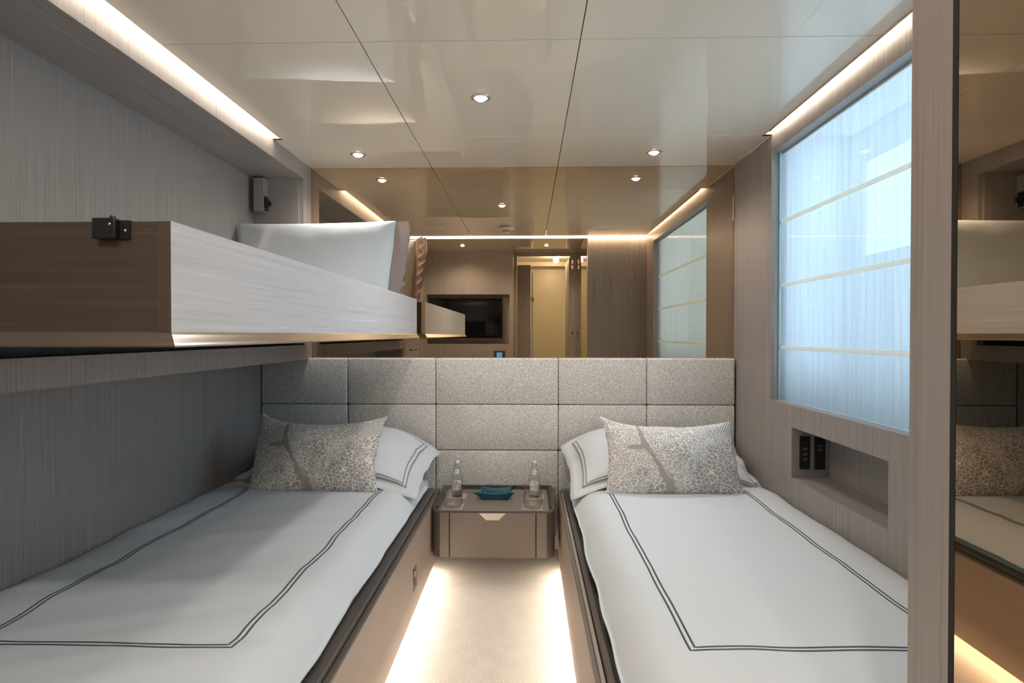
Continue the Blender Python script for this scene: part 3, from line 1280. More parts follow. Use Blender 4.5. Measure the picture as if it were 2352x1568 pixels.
def cush_l(p, s, t):
    q = Vector(p)
    c = max(0, s * t)
    if s > 0 and t > 0:                     # long right ear
        e = (s * t) ** 5
        q.x += 0.012 * e
        q.z += 0.010 * e
    if s < 0 and t > 0:
        e = (-s * t) ** 5
        q.z += 0.024 * e
        q.x += 0.016 * (-s) * t ** 2
    if t < 0:
        q.z += 0.012 * (-t) ** 3 * (0 if s < 0 else 0.2)
    if s > 0 and t < 0:
        q.x -= 0.008
    return q


def cush_r(p, s, t):
    q = Vector(p)
    if s < 0 and t > 0:
        e = (-s * t) ** 5
        q.z += 0.022 * e
        q.x -= 0.012 * e
    if s > 0 and t > 0:
        q.x -= 0.022 * s * t
    if s > 0 and t < 0:
        q.x += 0.016 * (s * -t) ** 3
    return q


cushion(-0.945, 2.70, 0.650, R(19), 0.59, 0.335, 0.165, 1.7, 'taupe leaf print cushion standing on the bed under the bunk', (0.01, 0.09, 0.20, 0.05), post=cush_l)
cushion(0.636, 2.70, 0.645, R(19), 0.595, 0.325, 0.165, 6.4, 'taupe leaf print cushion standing on the bed by the window', (0.01, 0.05, 0.18, 0.07), post=cush_r)

# ================================================================== folding bunk
BX, BY0, BY1 = -0.59, 0.99, 3.215
BZ0, BZ1 = 1.194, 1.378
bk = thing('bunk_bed', 'folding upper bunk of grey veneer hinged from the wall niche', 'bunk bed', (-1.03, 2.1, BZ0))
add('side_board', bx(BX - 0.022, BX, BY0 + 0.0005, BY1, BZ0, BZ1), M['bunk_y'], bk, label='pale grey veneer long side')
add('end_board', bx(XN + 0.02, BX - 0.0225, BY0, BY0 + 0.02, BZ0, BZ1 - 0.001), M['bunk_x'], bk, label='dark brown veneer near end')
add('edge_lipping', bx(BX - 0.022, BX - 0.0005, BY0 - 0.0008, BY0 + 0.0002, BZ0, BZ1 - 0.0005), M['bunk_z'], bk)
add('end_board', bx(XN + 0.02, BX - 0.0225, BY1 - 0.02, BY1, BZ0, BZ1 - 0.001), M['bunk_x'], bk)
add('bunk_base', bx(XN + 0.02, BX - 0.001, BY0 + 0.001, BY1 - 0.001, BZ0 - 0.016, BZ0), M['void'], bk)
# metal edge profile: concave flare outward and down
prof = [(0.0, 0.0), (0.002, -0.004), (0.006, -0.010), (0.011, -0.018), (0.014, -0.022), (0.014, -0.025), (-0.03, -0.025), (-0.03, 0.0)]


def profile_run(name, mat, ends, label=None):
    """Sweep the edge profile between two mitred ends; ENDS maps (offset, height) to the two end points."""
    bm = BM()
    A = [bm.verts.new(ends(a, b)[0]) for a, b in prof]
    B_ = [bm.verts.new(ends(a, b)[1]) for a, b in prof]
    n = len(prof)
    for i in range(n):
        j = (i + 1) % n
        bm.faces.new((A[i], A[j], B_[j], B_[i]))
    bm.faces.new(A[::-1])
    bm.faces.new(B_)
    bmesh.ops.recalc_face_normals(bm, faces=bm.faces[:])
    return add(name, bm, mat, bk, label=label)


profile_run('edge_profile', M['champagne'], lambda a, b: ((BX + a, BY0 - a, BZ0 + b), (BX + a, BY1 + a, BZ0 + b)), 'polished champagne metal edge')
profile_run('edge_profile', M['profile_brown'], lambda a, b: ((XN + 0.02, BY0 - a, BZ0 + b), (BX + a, BY0 - a, BZ0 + b)), 'brown edge under the near end')
profile_run('edge_profile', M['profile_brown'], lambda a, b: ((XN + 0.02, BY1 + a, BZ0 + b), (BX + a, BY1 + a, BZ0 + b)))
mb = BM()
box(mb, XN + 0.03, BX - 0.03, BY0 + 0.03, BY1 - 0.03, BZ0 + 0.001, BZ0 + 0.13, 0.03, 3)
add('bunk_mattress', mb, M['cotton'], bk, True)
# lock on the near end
lk = add('lock', bx(-0.712, -0.674, BY0 - 0.016, BY0 + 0.024, BZ1 - 0.031, BZ1 + 0.003, 0.002, 2), M['black'], bk, label='black bunk lock')
add('lock_plate', bx(-0.674, -0.657, BY0 - 0.005, BY0 + 0.022, BZ1 - 0.031, BZ1 + 0.001, 0.001, 1), M['black'], lk)
hk = BM()
tube(hk, [(-0.684, BY0 + 0.005, BZ1 + 0.002), (-0.688, BY0 + 0.005, BZ1 + 0.007), (-0.694, BY0 + 0.004, BZ1 + 0.0085)], 0.0025)
add('hook', hk, M['black'], lk, True)
for sx_, sz_, yy in ((-0.682, BZ1 - 0.008, BY0 - 0.016), (-0.6635, BZ1 - 0.017, BY0 - 0.005)):
    sc = BM()
    lathe(sc, [(0, 0), (0.0028, 0), (0.0022, 0.0012), (0, 0.0014)], 0, 0, 0, 12)
    bmesh.ops.rotate(sc, verts=sc.verts[:], cent=(0, 0, 0), matrix=Matrix.Rotation(PI / 2, 3, 'X'))
    bmesh.ops.translate(sc, verts=sc.verts[:], vec=(sx_, yy, sz_))
    add('screw', sc, M['steel'], lk, True)

# catch block in the niche
cb = tag(add('bunk_catch', bx(-1.437, -1.385, 3.15, 3.2095, 1.836, 2.010, 0.001, 1), M['wood_z']),
         'small veneer block with black catch in the niche corner above the bunk pillow', 'catch')
cc = BM()
box(cc, -1.385, -1.377, 3.155, 3.195, 1.842, 1.918, 0.001, 1)
box(cc, -1.377, -1.352, 3.165, 3.180, 1.868, 1.890, 0.003, 2)
box(cc, -1.377, -1.366, 3.160, 3.186, 1.860, 1.902, 0.003, 2)
ca = add('black_catch', cc, M['black'], cb)
for zz in (1.849, 1.911):
    sc = BM()
    lathe(sc, [(0, 0), (0.003, 0), (0.002, 0.0012), (0, 0.0014)], -1.381, 3.153, zz, 10)
    bmesh.ops.rotate(sc, verts=sc.verts[:], cent=(-1.381, 3.153, zz), matrix=Matrix.Rotation(PI / 2, 3, 'X'))
    add('screw', sc, M['steel'], ca, True)


# bunk pillow, standing against the far end
def bunk_shape(p, s, t):
    q = Vector(p)
    if s > 0.2:
        q.x -= 0.045 * (s - 0.2) * max(0, 0.4 - t) * 0.8
    q.z += 0.008 * s * max(0, t)
    return q


pb_ = Pillow(0.79, 0.42, 0.19, 0.0, (0.02, 0.02, 0.035, 0.03), 3.3, place(-1.058, 3.03, 1.545, R(1), R(2)), wr=0.004, post=bunk_shape, pw=0.44)
bp_ = add('pillow', pb_.mesh(), M['cotton'], None, True)
tag(bp_, 'large white pillow with a ruffled rose-grey border at the head of the upper bunk', 'pillow')


def pillow_border(width, ruffle, freq, back, y_in, seed):
    """Open-end border of the bunk pillow: starts at the seam and folds back towards the mirror."""
    bm = BM()
    n, m = 120, 10
    g = []
    for j in range(m + 1):
        f = j / m
        row = []
        for i in range(n + 1):
            t = -1 + 2 * i / n
            p = pb_.pt(0.992, t * 0.985, 1) + Vector((0.0, y_in, 0.0))
            w = width * (1 + 0.18 * fbm(t * 2.1, seed, 0, 2))
            wave = ruffle * f ** 1.4 * (math.sin(t * freq + 1.3 * math.sin(t * 3 + seed)) + 0.7 * fbm(t * freq * 0.21, seed, 1.0, 2))
            p += Vector((w * f * (1 - back) + wave * 0.85, w * f * back + 0.45 * wave, 0.10 * w * f * t))
            row.append(bm.verts.new(p))
        g.append(row)
    for j in range(m):
        for i in range(n):
            bm.faces.new((g[j][i], g[j][i + 1], g[j + 1][i + 1], g[j + 1][i]))
    bmesh.ops.solidify(bm, geom=bm.faces[:], thickness=0.0016)
    bmesh.ops.recalc_face_normals(bm, faces=bm.faces[:])
    return bm


add('border', pillow_border(0.105, 0.007, 4.0, 0.42, 0.004, 2.0), M['rose_cotton'], bp_, True, label='rose-grey cloth border')
add('ruffle', pillow_border(0.110, 0.013, 24.0, 0.52, 0.035, 5.0), M['rose_cotton'], bp_, True, label='ruffled rose-grey border')

# ================================================================== nightstand
NX0, NX1, NY0, NY1 = -0.453, 0.129, 2.836, 3.29
NZ0, NZT, NZR = 0.142, 0.352, 0.372


def rounded(x0, x1, y0, y1, r, n=8):
    pts = []
    for k in range(n + 1):
        a = PI + (PI / 2) * k / n
        pts.append((x0 + r + r * math.cos(a), y0 + r + r * math.sin(a)))
    for k in range(n + 1):
        a = 1.5 * PI + (PI / 2) * k / n
        pts.append((x1 - r + r * math.cos(a), y0 + r + r * math.sin(a)))
    pts += [(x1, y1), (x0, y1)]
    return pts


ns = thing('nightstand', 'floating taupe nightstand with one drawer between the two beds', 'nightstand', ((NX0 + NX1) / 2, 3.06, NZ0))
# outer shell: a wall of constant thickness following the rounded plan, open at the drawer
GL, GR = -0.368, 0.039
bm = BM()
outer = rounded(NX0, NX1, NY0, NY1, 0.045)
inner = rounded(NX0 + 0.016, NX1 - 0.016, NY0 + 0.016, NY1 - 0.014, 0.032)
nO = len(outer)
lo_o = [bm.verts.new((x, y, NZ0)) for x, y in outer]
# the front of the shell is flush with the top, sides and back rise to the rim


def rim(y):
    return NZT + (NZR - NZT) * max(0.0, min(1.0, (y - NY0 - 0.004) / 0.05))


hi_o = [bm.verts.new((x, y, rim(y))) for x, y in outer]
hi_i = [bm.verts.new((x, y, rim(y))) for x, y in inner]
lo_i = [bm.verts.new((x, y, NZT - 0.006)) for x, y in inner]
for i in range(nO):
    j = (i + 1) % nO
    bm.faces.new((lo_o[i], lo_o[j], hi_o[j], hi_o[i]))
    bm.faces.new((hi_o[i], hi_o[j], hi_i[j], hi_i[i]))
    bm.faces.new((hi_i[i], hi_i[j], lo_i[j], lo_i[i]))
bm.faces.new(lo_o[::-1])
bm.faces.new(lo_i)
bmesh.ops.recalc_face_normals(bm, faces=bm.faces[:])
o = add('shell', bm, M['dark_taupe'], ns)  # dark rim; the same colour also paints shade on the rounded sides
shade_auto(o, 35)
bm = BM()
prism(bm, rounded(NX0 + 0.0165, NX1 - 0.0165, NY0 + 0.0165, NY1 - 0.0145, 0.031), 'z', NZT - 0.005, NZT + 0.0015)
add('leather_top', bm, M['tray_top'], ns)
add('rim', bx(NX0 + 0.0165, NX1 - 0.0165, NY1 - 0.022, NY1 - 0.0146, NZT + 0.0016, NZR), M['dark_taupe'], ns)
for xx in (NX0 + 0.0165, NX1 - 0.0265):
    bm = BM()
    if xx < 0:
        prism(bm, [(NX0 + 0.0165, NZT + 0.0016), (NX0 + 0.028, NZT + 0.0016), (NX0 + 0.0165, NZR - 0.001)], 'y', NY0 + 0.06, NY1 - 0.0225)
    else:
        prism(bm, [(NX1 - 0.0165, NZT + 0.0016), (NX1 - 0.028, NZT + 0.0016), (NX1 - 0.0165, NZR - 0.001)], 'y', NY0 + 0.06, NY1 - 0.0225)
    add('rim', bm, M['dark_taupe'], ns)
dr = add('drawer_front', bx(GL + 0.0028, GR - 0.0028, NY0 - 0.003, NY0 - 0.0004, NZ0 - 0.001, NZT - 0.0005, 0.0008, 1), M['taupe'], ns)
for gx in (GL, GR):
    add('drawer_gap', bx(gx - 0.0024, gx + 0.0024, NY0 - 0.0010, NY0 - 0.0002, NZ0, NZT - 0.001), M['void'], ns)
bm = BM()
prism(bm, [(-0.229, NZT - 0.0006), (-0.197, NZT - 0.031), (-0.134, NZT - 0.031), (-0.102, NZT - 0.0006)], 'y', NY0 - 0.0045, NY0 - 0.0031)
for x0_, x1_ in ((NX0 + 0.040, GL - 0.0028), (GR + 0.0028, NX1 - 0.040)):
    add('lit_cheek', bx(x0_, x1_, NY0 - 0.0016, NY0 - 0.0003, NZ0 + 0.001, NZT - 0.0006, 0.0006, 1), M['taupe'], ns)  # overlay in drawer taupe, added so the painted shade stays at the corners
hn = add('handle', bm, M['champagne'], dr, label='champagne metal trapezoid pull')
bm = BM()
box(bm, -0.196, -0.135, NY0 - 0.0065, NY0 - 0.0045, NZT - 0.0325, NZT - 0.0305)
add('handle_lip', bm, M['steel'], hn)
# mounting plate beside the right hand bed board
add('mounting_plate', bx(0.130, 0.150, 3.10, 3.29, 0.16, 0.36), M['taupe'], ns)

# --- coasters
ctop = NZT + 0.0016


def coaster(x, y, label):
    o = add('coaster', bx(x - 0.05, x + 0.05, y - 0.052, y + 0.052, ctop, ctop + 0.003, 0.001, 1), M['coaster'])
    tag(o, label, 'coaster', 'coasters on the nightstand')
    return o


coaster(-0.360, 2.918, 'beige square coaster under the drinking glass beside the bunk side bed')
coaster(0.023, 2.920, 'beige square coaster under the drinking glass nearer the window side bed')
coaster(-0.364, 3.115, 'beige square coaster under the bottle beside the bunk side bed')
coaster(0.034, 3.112, 'beige square coaster under the bottle nearer the window side bed')


# --- water bottles
def text_mesh(s, size):
    cu = bpy.data.curves.new('print', 'FONT')
    cu.body = s
    cu.size = size
    cu.align_x = 'CENTER'
    cu.align_y = 'CENTER'
    cu.resolution_u = 2
    o = bpy.data.objects.new('print', cu)
    COL.objects.link(o)
    bpy.context.view_layer.update()
    dg = bpy.context.evaluated_depsgraph_get()
    me = bpy.data.meshes.new_from_object(o.evaluated_get(dg))
    bm = BM()
    bm.from_mesh(me)
    bpy.data.objects.remove(o)
    bpy.data.curves.remove(cu)
    bpy.data.meshes.remove(me)
    return bm


def wrap(bm, cx, cy, rad, z0, ang0=-PI / 2):
    """Bend flat x/y print round an upright axis."""
    for v in bm.verts:
        r = rad(v.co.y + z0) if callable(rad) else rad
        a = ang0 + v.co.x / r
        v.co = Vector((cx + r * math.cos(a), cy + r * math.sin(a), z0 + v.co.y))
    return bm


def br(z):                                   # outer radius of the bottle by height above its base
    P_ = [(0.0, 0.0270), (0.004, 0.0288), (0.095, 0.0288), (0.110, 0.0275), (0.128, 0.0222), (0.145, 0.0172), (0.160, 0.0140), (0.168, 0.0132), (0.186, 0.0130)]
    for (a, ra), (b, rb) in zip(P_[:-1], P_[1:]):
        if z <= b:
            f = (z - a) / (b - a)
            return ra + (rb - ra) * f
    return P_[-1][1]


def make_bottle(x, y, label):
    zb = ctop + 0.003
    t = thing('water_bottle', label, 'bottle', (x, y, zb), 'water bottles on the nightstand')
    zs = [0.0, 0.002, 0.004, 0.03, 0.06, 0.095, 0.103, 0.110, 0.119, 0.128, 0.137, 0.145, 0.153, 0.160, 0.168]
    o = add('bottle_body', lathe(BM(), [(0, 0)] + [(br(z), z) for z in zs], x, y, zb, 36), M['bottle'], t, True)
    add('thick_base', lathe(BM(), [(0, 0.002), (0.024, 0.002), (0.026, 0.006), (0.022, 0.010), (0.0, 0.007)], x, y, zb, 28), M['bottle_base'], t, True)
    add('cap', lathe(BM(), [(0, 0.186), (0.0105, 0.186), (0.0135, 0.1845), (0.0138, 0.171), (0.0130, 0.1695), (0.0138, 0.168), (0.0135, 0.164), (0, 0.164)], x, y, zb, 28), M['cap_metal'], t, True)
    add('cap_badge', lathe(BM(), [(0, 0.1868), (0.006, 0.1866), (0.0062, 0.1861), (0, 0.1861)], x, y, zb, 16), M['label_red'], t)

    def patch(outline, z0, off, mat, name, parent, ang=-PI / 2):
        bm = BM()
        # fill the outline as horizontal strips so that it can follow the curved glass
        zmin, zmax, half = outline
        n, m = 20, 14
        rows_ = []
        for j in range(n + 1):
            zz = zmin + (zmax - zmin) * j / n
            hw = half(zz)
            rows_.append([bm.verts.new((-hw + 2 * hw * i / m, zz, 0)) for i in range(m + 1)])
        for j in range(n):
            for i in range(m):
                bm.faces.new((rows_[j][i], rows_[j][i + 1], rows_[j + 1][i + 1], rows_[j + 1][i]))
        wrap(bm, x, y, lambda z: br(z - zb) + off, z0, ang)
        return add(name, bm, mat, parent, True)

    # main label: straight sides, arched top
    def half_main(z):
        return 0.026 if z < 0.038 else 0.026 * math.sqrt(max(0.0, 1 - ((z - 0.038) / 0.016) ** 2)) if z < 0.054 else 0.0
    lab = patch((0.0, 0.0535, half_main), zb + 0.036, 0.0005, M['label_white'], 'label', t)
    patch((0.0, 0.012, lambda z: 0.008), zb + 0.040, 0.0006, M['label_red'], 'red_tab', lab, -PI / 2 + 1.10)
    def half_round(z):
        return math.sqrt(max(0.0, 0.0140 ** 2 - z * z))
    nk = patch((-0.0140, 0.0140, half_round), zb + 0.131, 0.0006, M['label_pink'], 'neck_label', t)
    patch((-0.0126, 0.0126, lambda z: math.sqrt(max(0.0, 0.0126 ** 2 - z * z))), zb + 0.131, 0.0009, M['label_white'], 'neck_label_face', nk)
    for s_, size, zz, mt, par, dz in (('ACQUA', 0.0075, 0.064, 'label_red', lab, 0.0009), ('PANNA', 0.0135, 0.052, 'label_red', lab, 0.0009),
                                      ('lily', 0, 0.076, 'label_red', lab, 0.0009), ('crest', 0, 0.131, 'label_blue', nk, 0.0012), ('dots', 0, 0.131, 'label_red', nk, 0.0012), ('stripe', 0, 0.0375, 'label_red', lab, 0.0009)):
        marks = {'lily': ((0, 0.002, 0.0016, 0.0052), (-0.0032, 0.0, 0.0026, 0.0016), (0.0032, 0.0, 0.0026, 0.0016), (0, -0.004, 0.0012, 0.0018)),
                 'crest': ((0, 0.0016, 0.0040, 0.0007), (-0.0026, -0.0004, 0.0010, 0.0014), (0.0, -0.0004, 0.0009, 0.0014), (0.0026, -0.0004, 0.0010, 0.0014), (0, -0.0026, 0.0034, 0.0006)),
                 'dots': ((-0.0088, 0, 0.0010, 0.0010), (0.0088, 0, 0.0010, 0.0010), (0, -0.0080, 0.0009, 0.0016)),
                 'stripe': tuple((-0.02 + 0.005 * q, 0, 0.0028, 0.0007) for q in range(9))}
        if s_ in marks:
            bm = BM()          # small printed mark
            for ax_, ay_, w_, h_ in marks[s_]:
                vs = [bm.verts.new((ax_ + w_ * math.cos(a * PI / 4), ay_ + h_ * math.sin(a * PI / 4), 0)) for a in range(8)]
                bm.faces.new(vs)
        else:
            bm = text_mesh(s_, size)
        wrap(bm, x, y, (lambda dz: (lambda z: br(z - zb) + dz))(dz), zb + zz)
        add('print', bm, M[mt], par)
    return t


b1 = make_bottle(-0.364, 3.115, 'water bottle with red and white label beside the bunk side bed')
b2 = dup(b1, (0.034, 3.112, ctop + 0.003), 'water bottle with red and white label nearer the window side bed', 'water bottles on the nightstand')


# --- drinking glasses
def make_glass(x, y, label):
    zb = ctop + 0.003
    t = thing('drinking_glass', label, 'glass', (x, y, zb), 'drinking glasses on the nightstand')
    prof = [(0.030, 0.002), (0.040, 0.006), (0.0455, 0.018), (0.0462, 0.030), (0.0445, 0.055), (0.0405, 0.085), (0.0372, 0.113), (0.0362, 0.1135), (0.0395, 0.085), (0.0435, 0.055), (0.0450, 0.032), (0.0440, 0.022)]
    add('glass_bowl', lathe(BM(), prof, x, y, zb, 120, 0.014, 30), M['glass'], t, True)
    add('glass_foot', lathe(BM(), [(0, 0.0005), (0.028, 0.0005), (0.038, 0.005), (0.0435, 0.016), (0.040, 0.013), (0.02, 0.010), (0, 0.009)], x, y, zb, 60), M['glass_base'], t, True)
    return t


g1 = make_glass(-0.362, 2.915, 'clear ribbed tumbler in front of the bottle beside the bunk side bed')
dup(g1, (0.025, 2.915, ctop + 0.003), 'clear ribbed tumbler in front of the bottle nearer the window side bed', 'drinking glasses on the nightstand')


# --- teal valet tray
def make_tray(cx, cy, z):
    bm = BM()
    W_, H_, hh = 0.066, 0.052, 0.040
    rings = []
    ns_ = 16

    def contour(k, lift):
        """k: 0 base .. 1 rim; corners pinched outward, sides bowed down in the middle."""
        pts = []
        for e in range(4):
            for i in range(ns_):
                f = i / ns_
                u = -1 + 2 * f
                if e == 0:
                    a, b = u, -1
                elif e == 1:
                    a, b = 1, u
                elif e == 2:
                    a, b = -u, 1
                else:
                    a, b = -1, -u
                c = abs(u) ** 3
                out = 1 + k * (0.16 + 0.34 * c)
                px = a * W_ * (out if e in (1, 3) else 1 + k * (0.50 * c + 0.16))
                py = b * H_ * (out if e in (0, 2) else 1 + k * (0.42 * c + 0.14))
                # pinched just before each corner
                pin = k * 0.012 * math.exp(-((abs(u) - 0.80) / 0.10) ** 2)
                if e in (1, 3):
                    px -= math.copysign(pin, px)
                zz = lift * hh * (1 - 0.30 * (1 - u * u) * k) if e in (0, 2) else lift * hh * (1 - 0.22 * (1 - u * u) * k)
                pts.append((cx + px, cy + py, z + 0.0015 + zz))
        return pts
    levels = [(0.0, 0.0), (0.06, 0.10), (0.35, 0.42), (0.7, 0.75), (1.0, 1.0)]
    outer_ = [[bm.verts.new(p) for p in contour(k, l)] for k, l in levels]
    inn = []
    for k, l in levels[::-1]:
        ring = []
        for p in contour(k, l):
            d = Vector((p[0] - cx, p[1] - cy))
            d = d * (1 - 0.004 / d.length)
            ring.append(bm.verts.new((cx + d.x, cy + d.y, p[2] + 0.002)))
        inn.append(ring)
    allr = outer_ + inn
    n = 4 * ns_
    for a, b in zip(allr[:-1], allr[1:]):
        for i in range(n):
            j = (i + 1) % n
            bm.faces.new((a[i], a[j], b[j], b[i]))
    bm.faces.new(outer_[0][::-1])
    bm.faces.new(inn[-1])
    bmesh.ops.recalc_face_normals(bm, faces=bm.faces[:])
    rimpts = [(Vector(a.co) + Vector(b.co)) / 2 for a, b in zip(outer_[-1], inn[0])]
    o = add('valet_tray', bm, M['teal'], None, True)
    tag(o, 'teal leather catch-all tray with pinched corners on the nightstand', 'tray')
    e = BM()
    tube(e, rimpts + rimpts[:2], 0.0016, 6)
    add('rim_edge', e, M['teal_edge'], o, True, label='bright teal edge')
    return o


make_tray(-0.164, 3.110, ctop)

# ================================================================== Roman blind
rb = thing('roman_blind', 'sheer white roman blind with four cloth battens behind the window glass', 'blind', (XR + 0.055, 2.0, 2.02))
bz = [2.020, 1.708, 1.417, 1.130, 0.893]
for k in range(4):
    bm = BM()
    n, m = 80, 10
    grid = []
    for j in range(m + 1):
        zz = bz[k] + (bz[k + 1] - bz[k]) * j / m
        row = []
        for i in range(n + 1):
            y = wy0 + 0.004 + (wy1 - wy0 - 0.016) * i / n
            xx = XR + 0.054 + 0.0022 * fbm(y * 9, zz * 1.5, 2.0, 2) * (j / m if k < 3 else 1) + 0.002 * math.sin(PI * j / m)
            row.append(bm.verts.new((xx, y, zz)))
        grid.append(row)
    for j in range(m):
        for i in range(n):
            bm.faces.new((grid[j][i], grid[j][i + 1], grid[j + 1][i + 1], grid[j + 1][i]))
    add('blind_fold', bm, M['blind'], rb, True)
for k in (1, 2, 3):
    bm = BM()
    box(bm, XR + 0.042, XR + 0.050, wy0 + 0.006, wy1 - 0.004, bz[k] - 0.0085, bz[k] + 0.0085, 0.003, 2)
    add('batten', bm, M['batten'], rb)
add('head_rail', bx(XR + 0.048, XR + 0.068, wy0 + 0.005, wy1 - 0.006, 2.018, 2.026), M['white_plastic'], rb)

# ================================================================== switch plates in the wall niche
for x0, x1, nm, lab in ((1.157, 1.200, 3, 'dark switch plate with three buttons, nearer the bed in the wall niche'), (1.219, 1.264, 2, 'dark switch plate with two buttons, deeper in the wall niche')):
    t = add('switch_plate', bx(x0, x1, 2.603, 2.6098, 0.617, 0.757, 0.001, 1), M['black'])
    tag(t, lab, 'switch')
    for q in range(nm):
        zc_ = 0.660 + q * 0.022 if nm == 3 else 0.700 + q * 0.018
        add('button', bx(x0 + 0.012, x1 - 0.012, 2.600, 2.6031, zc_ - 0.006, zc_ + 0.006, 0.001, 1), M['rail'], t)

# ================================================================== wardrobe with mirrored face
WX = 0.57
wd = thing('wardrobe', 'tall grey veneer wardrobe with a dark bronze mirrored face', 'wardrobe', (0.85, 0.2, 0))
add('side_panel', bx(WX + 0.0005, XR + WT, 0.90, 0.92, 0.0, ZC + 0.10), M['wood_z'], wd)
add('stile', bx(WX, WX + 0.03, 0.8335, 0.9198, 0.0, ZC + 0.10), M['stile_z'], wd)
add('carcass', bx(WX + 0.012, XR + WT, -0.55, 0.8995, 0.0, ZC + 0.10), M['void'], wd)
add('mirror_door', bx(WX + 0.001, WX + 0.0118, -0.45, 0.823, 0.02, ZC + 0.05), M['mirror_dark'], wd, label='dark bronze mirror door')
add('mirror_edge', bx(WX + 0.0004, WX + 0.011, 0.8232, 0.8330, 0.0, ZC + 0.10), M['void'], wd)
add('end_stile', bx(WX, WX + 0.03, -0.58, -0.455, 0.0, ZR), M['stile_z'], wd)

# ================================================================== light strips in the ceiling slots
lsL = tag(add('led_strip', bx(-1.163, -1.152, 0.98, 2.826, ZC + 0.040, ZC + 0.046), M['led']), 'warm light strip in the ceiling slot above the bunk', 'light strip')
lsR = tag(add('led_strip', bx(1.079, 1.090, 0.98, 2.826, ZC + 0.040, ZC + 0.046), M['led']), 'warm light strip in the ceiling slot above the window', 'light strip')
lsC = tag(add('led_strip', bx(-1.19, 1.12, YS - 0.004, YS + 0.022, ZC - 0.010, ZC + 0.004), M['led_cross']), 'warm light strip across the ceiling, seen only in the wall mirror', 'light strip')


# ================================================================== downlights
def make_downlight(x, y, z, label, power):
    t = thing('downlight', label, 'downlight', (x, y, z), 'ceiling downlights')
    ring = BM()
    lathe(ring, [(0.026, 0.0), (0.027, -0.004), (0.036, -0.004), (0.039, -0.0005), (0.039, 0.0)], x, y, z, 36)
    add('bezel', ring, M['steel'], t, True)
    inn = BM()
    lathe(inn, [(0.0, -0.0015), (0.0255, -0.0015), (0.0255, -0.0002), (0, -0.0002)], x, y, z, 30)
    add('lamp_face', inn, M['lamp'], t)
    dome = BM()
    lathe(dome, [(0.021, -0.001), (0.019, -0.008), (0.012, -0.012), (0, -0.013)], x, y, z, 30)
    add('lens', dome, M['lamp'], t, True)
    ld = bpy.data.lights.new('downlight_lamp', 'SPOT')
    ld.energy = power
    ld.color = (1.0, 0.94, 0.87)
    ld.spot_size = R(150)
    ld.spot_blend = 0.9
    ld.shadow_soft_size = 0.045
    lo = bpy.data.objects.new('downlight_lamp', ld)
    COL.objects.link(lo)
    lo.parent = t
    lo.location = (0, 0, -0.02)
    return t


make_downlight(-0.867, 3.09, ZC, 'small downlight in the ceiling over the pillows of the bunk side bed', SPOT_W)
make_downlight(0.637, 3.09, ZC, 'small downlight in the ceiling over the pillows of the window side bed', SPOT_W)
make_downlight(-0.183, 2.365, ZC, 'small downlight in the middle ceiling panel above the aisle', SPOT_W)
make_downlight(-0.72, 0.0, ZR, 'downlight by the television wall, seen only in the wall mirror', SPOT_REAR_W)
make_downlight(0.206, 0.0, ZR, 'downlight by the washroom door, seen only in the wall mirror', SPOT_REAR_W)

# --- loudspeakers and smoke detector, seen in the mirror
for x, lab in ((-0.833, 'round white ceiling loudspeaker nearer the bunk, seen in the wall mirror'), (0.626, 'round white ceiling loudspeaker nearer the window, seen in the wall mirror')):
    o = add('loudspeaker', lathe(BM(), [(0, -0.004), (0.100, -0.004), (0.105, -0.005), (0.112, -0.004), (0.114, 0.0), (0, 0)], x, 1.44, ZC, 48), M['white_plastic'], None, True)
    tag(o, lab, 'loudspeaker', 'ceiling loudspeakers')
sd = add('smoke_detector', lathe(BM(), [(0, -0.052), (0.022, -0.052), (0.030, -0.046), (0.033, -0.030), (0.055, -0.024), (0.070, -0.016), (0.072, -0.010), (0.045, -0.006), (0.045, 0), (0, 0)], -0.182, 1.50, ZC, 40), M['white_plastic'], None, True)
tag(sd, 'white smoke detector on the ceiling, seen in the wall mirror', 'smoke detector')
sv = BM()
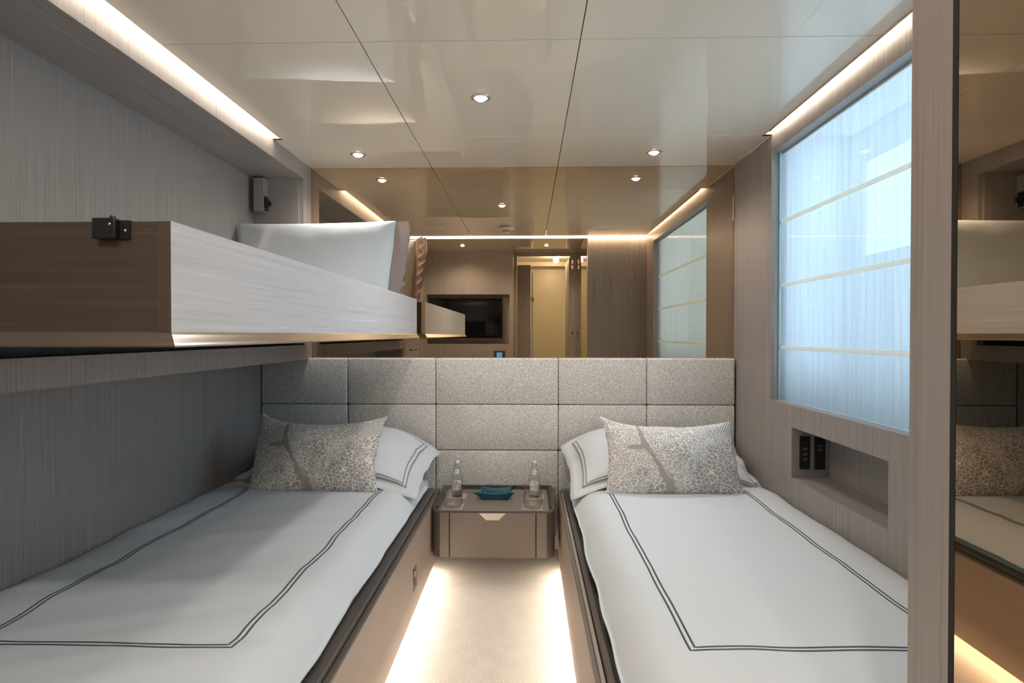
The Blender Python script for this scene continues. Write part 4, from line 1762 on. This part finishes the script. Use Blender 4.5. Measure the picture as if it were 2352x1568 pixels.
for k in range(10):
    a = 2 * PI * k / 10
    c, s_ = math.cos(a), math.sin(a)
    vs = []
    for da, dz in ((-0.16, -0.044), (0.16, -0.044), (0.16, -0.034), (-0.16, -0.034)):
        vs.append(sv.verts.new((-0.182 + 0.0335 * math.cos(a + da), 1.50 + 0.0335 * math.sin(a + da), ZC + dz)))
    sv.faces.new(vs)
add('sensor_slots', sv, M['black'], sd)

# ================================================================== television, panel (seen in the mirror)
tv = thing('television', 'black flat television in the veneer recess, seen in the wall mirror', 'television', (-0.74, YT - 0.06, 1.10))
add('tv_body', bx(-1.165, -0.295, YT - 0.098, YT - 0.045, 1.120, 1.620, 0.004, 1), M['black'], tv)
add('tv_screen', bx(-1.155, -0.305, YT - 0.0448, YT - 0.043, 1.150, 1.610), M['screen'], tv)
add('chin_strip', bx(-1.160, -0.300, YT - 0.0448, YT - 0.041, 1.122, 1.146), M['dark_taupe'], tv)
add('badge', bx(-0.785, -0.745, YT - 0.0409, YT - 0.0405, 1.128, 1.134), M['steel'], tv)
cp = thing('control_panel', 'small wall panel with a blue display, seen in the wall mirror', 'control panel', (-0.33, YT, 0.95))
add('panel_frame', bx(-0.395, -0.265, YT, YT + 0.010, 0.885, 1.000, 0.002, 1), M['dark_taupe'], cp)
add('display', bx(-0.362, -0.298, YT + 0.0101, YT + 0.0115, 0.910, 0.980), M['lcd'], cp)

# washroom lamps
for k, yy in enumerate((-1.3, -1.9)):
    t = thing('washroom_lamp', 'washroom ceiling lamp nearer the door, seen in the mirror' if k == 0 else 'washroom ceiling lamp farther from the door, seen in the mirror', 'downlight', (0.40, yy, 2.30))
    add('lamp_face', lathe(BM(), [(0, -0.004), (0.035, -0.004), (0.042, 0), (0, 0)], 0.40, yy, 2.30, 24), M['lamp'], t)
    ld = bpy.data.lights.new('washroom_lamp_light', 'POINT')
    ld.energy = BATH_W
    ld.color = (1.0, 0.86, 0.62)
    ld.shadow_soft_size = 0.04
    lo = bpy.data.objects.new('washroom_lamp_light', ld)
    COL.objects.link(lo)
    lo.parent = t
    lo.location = (0, 0, -0.06)
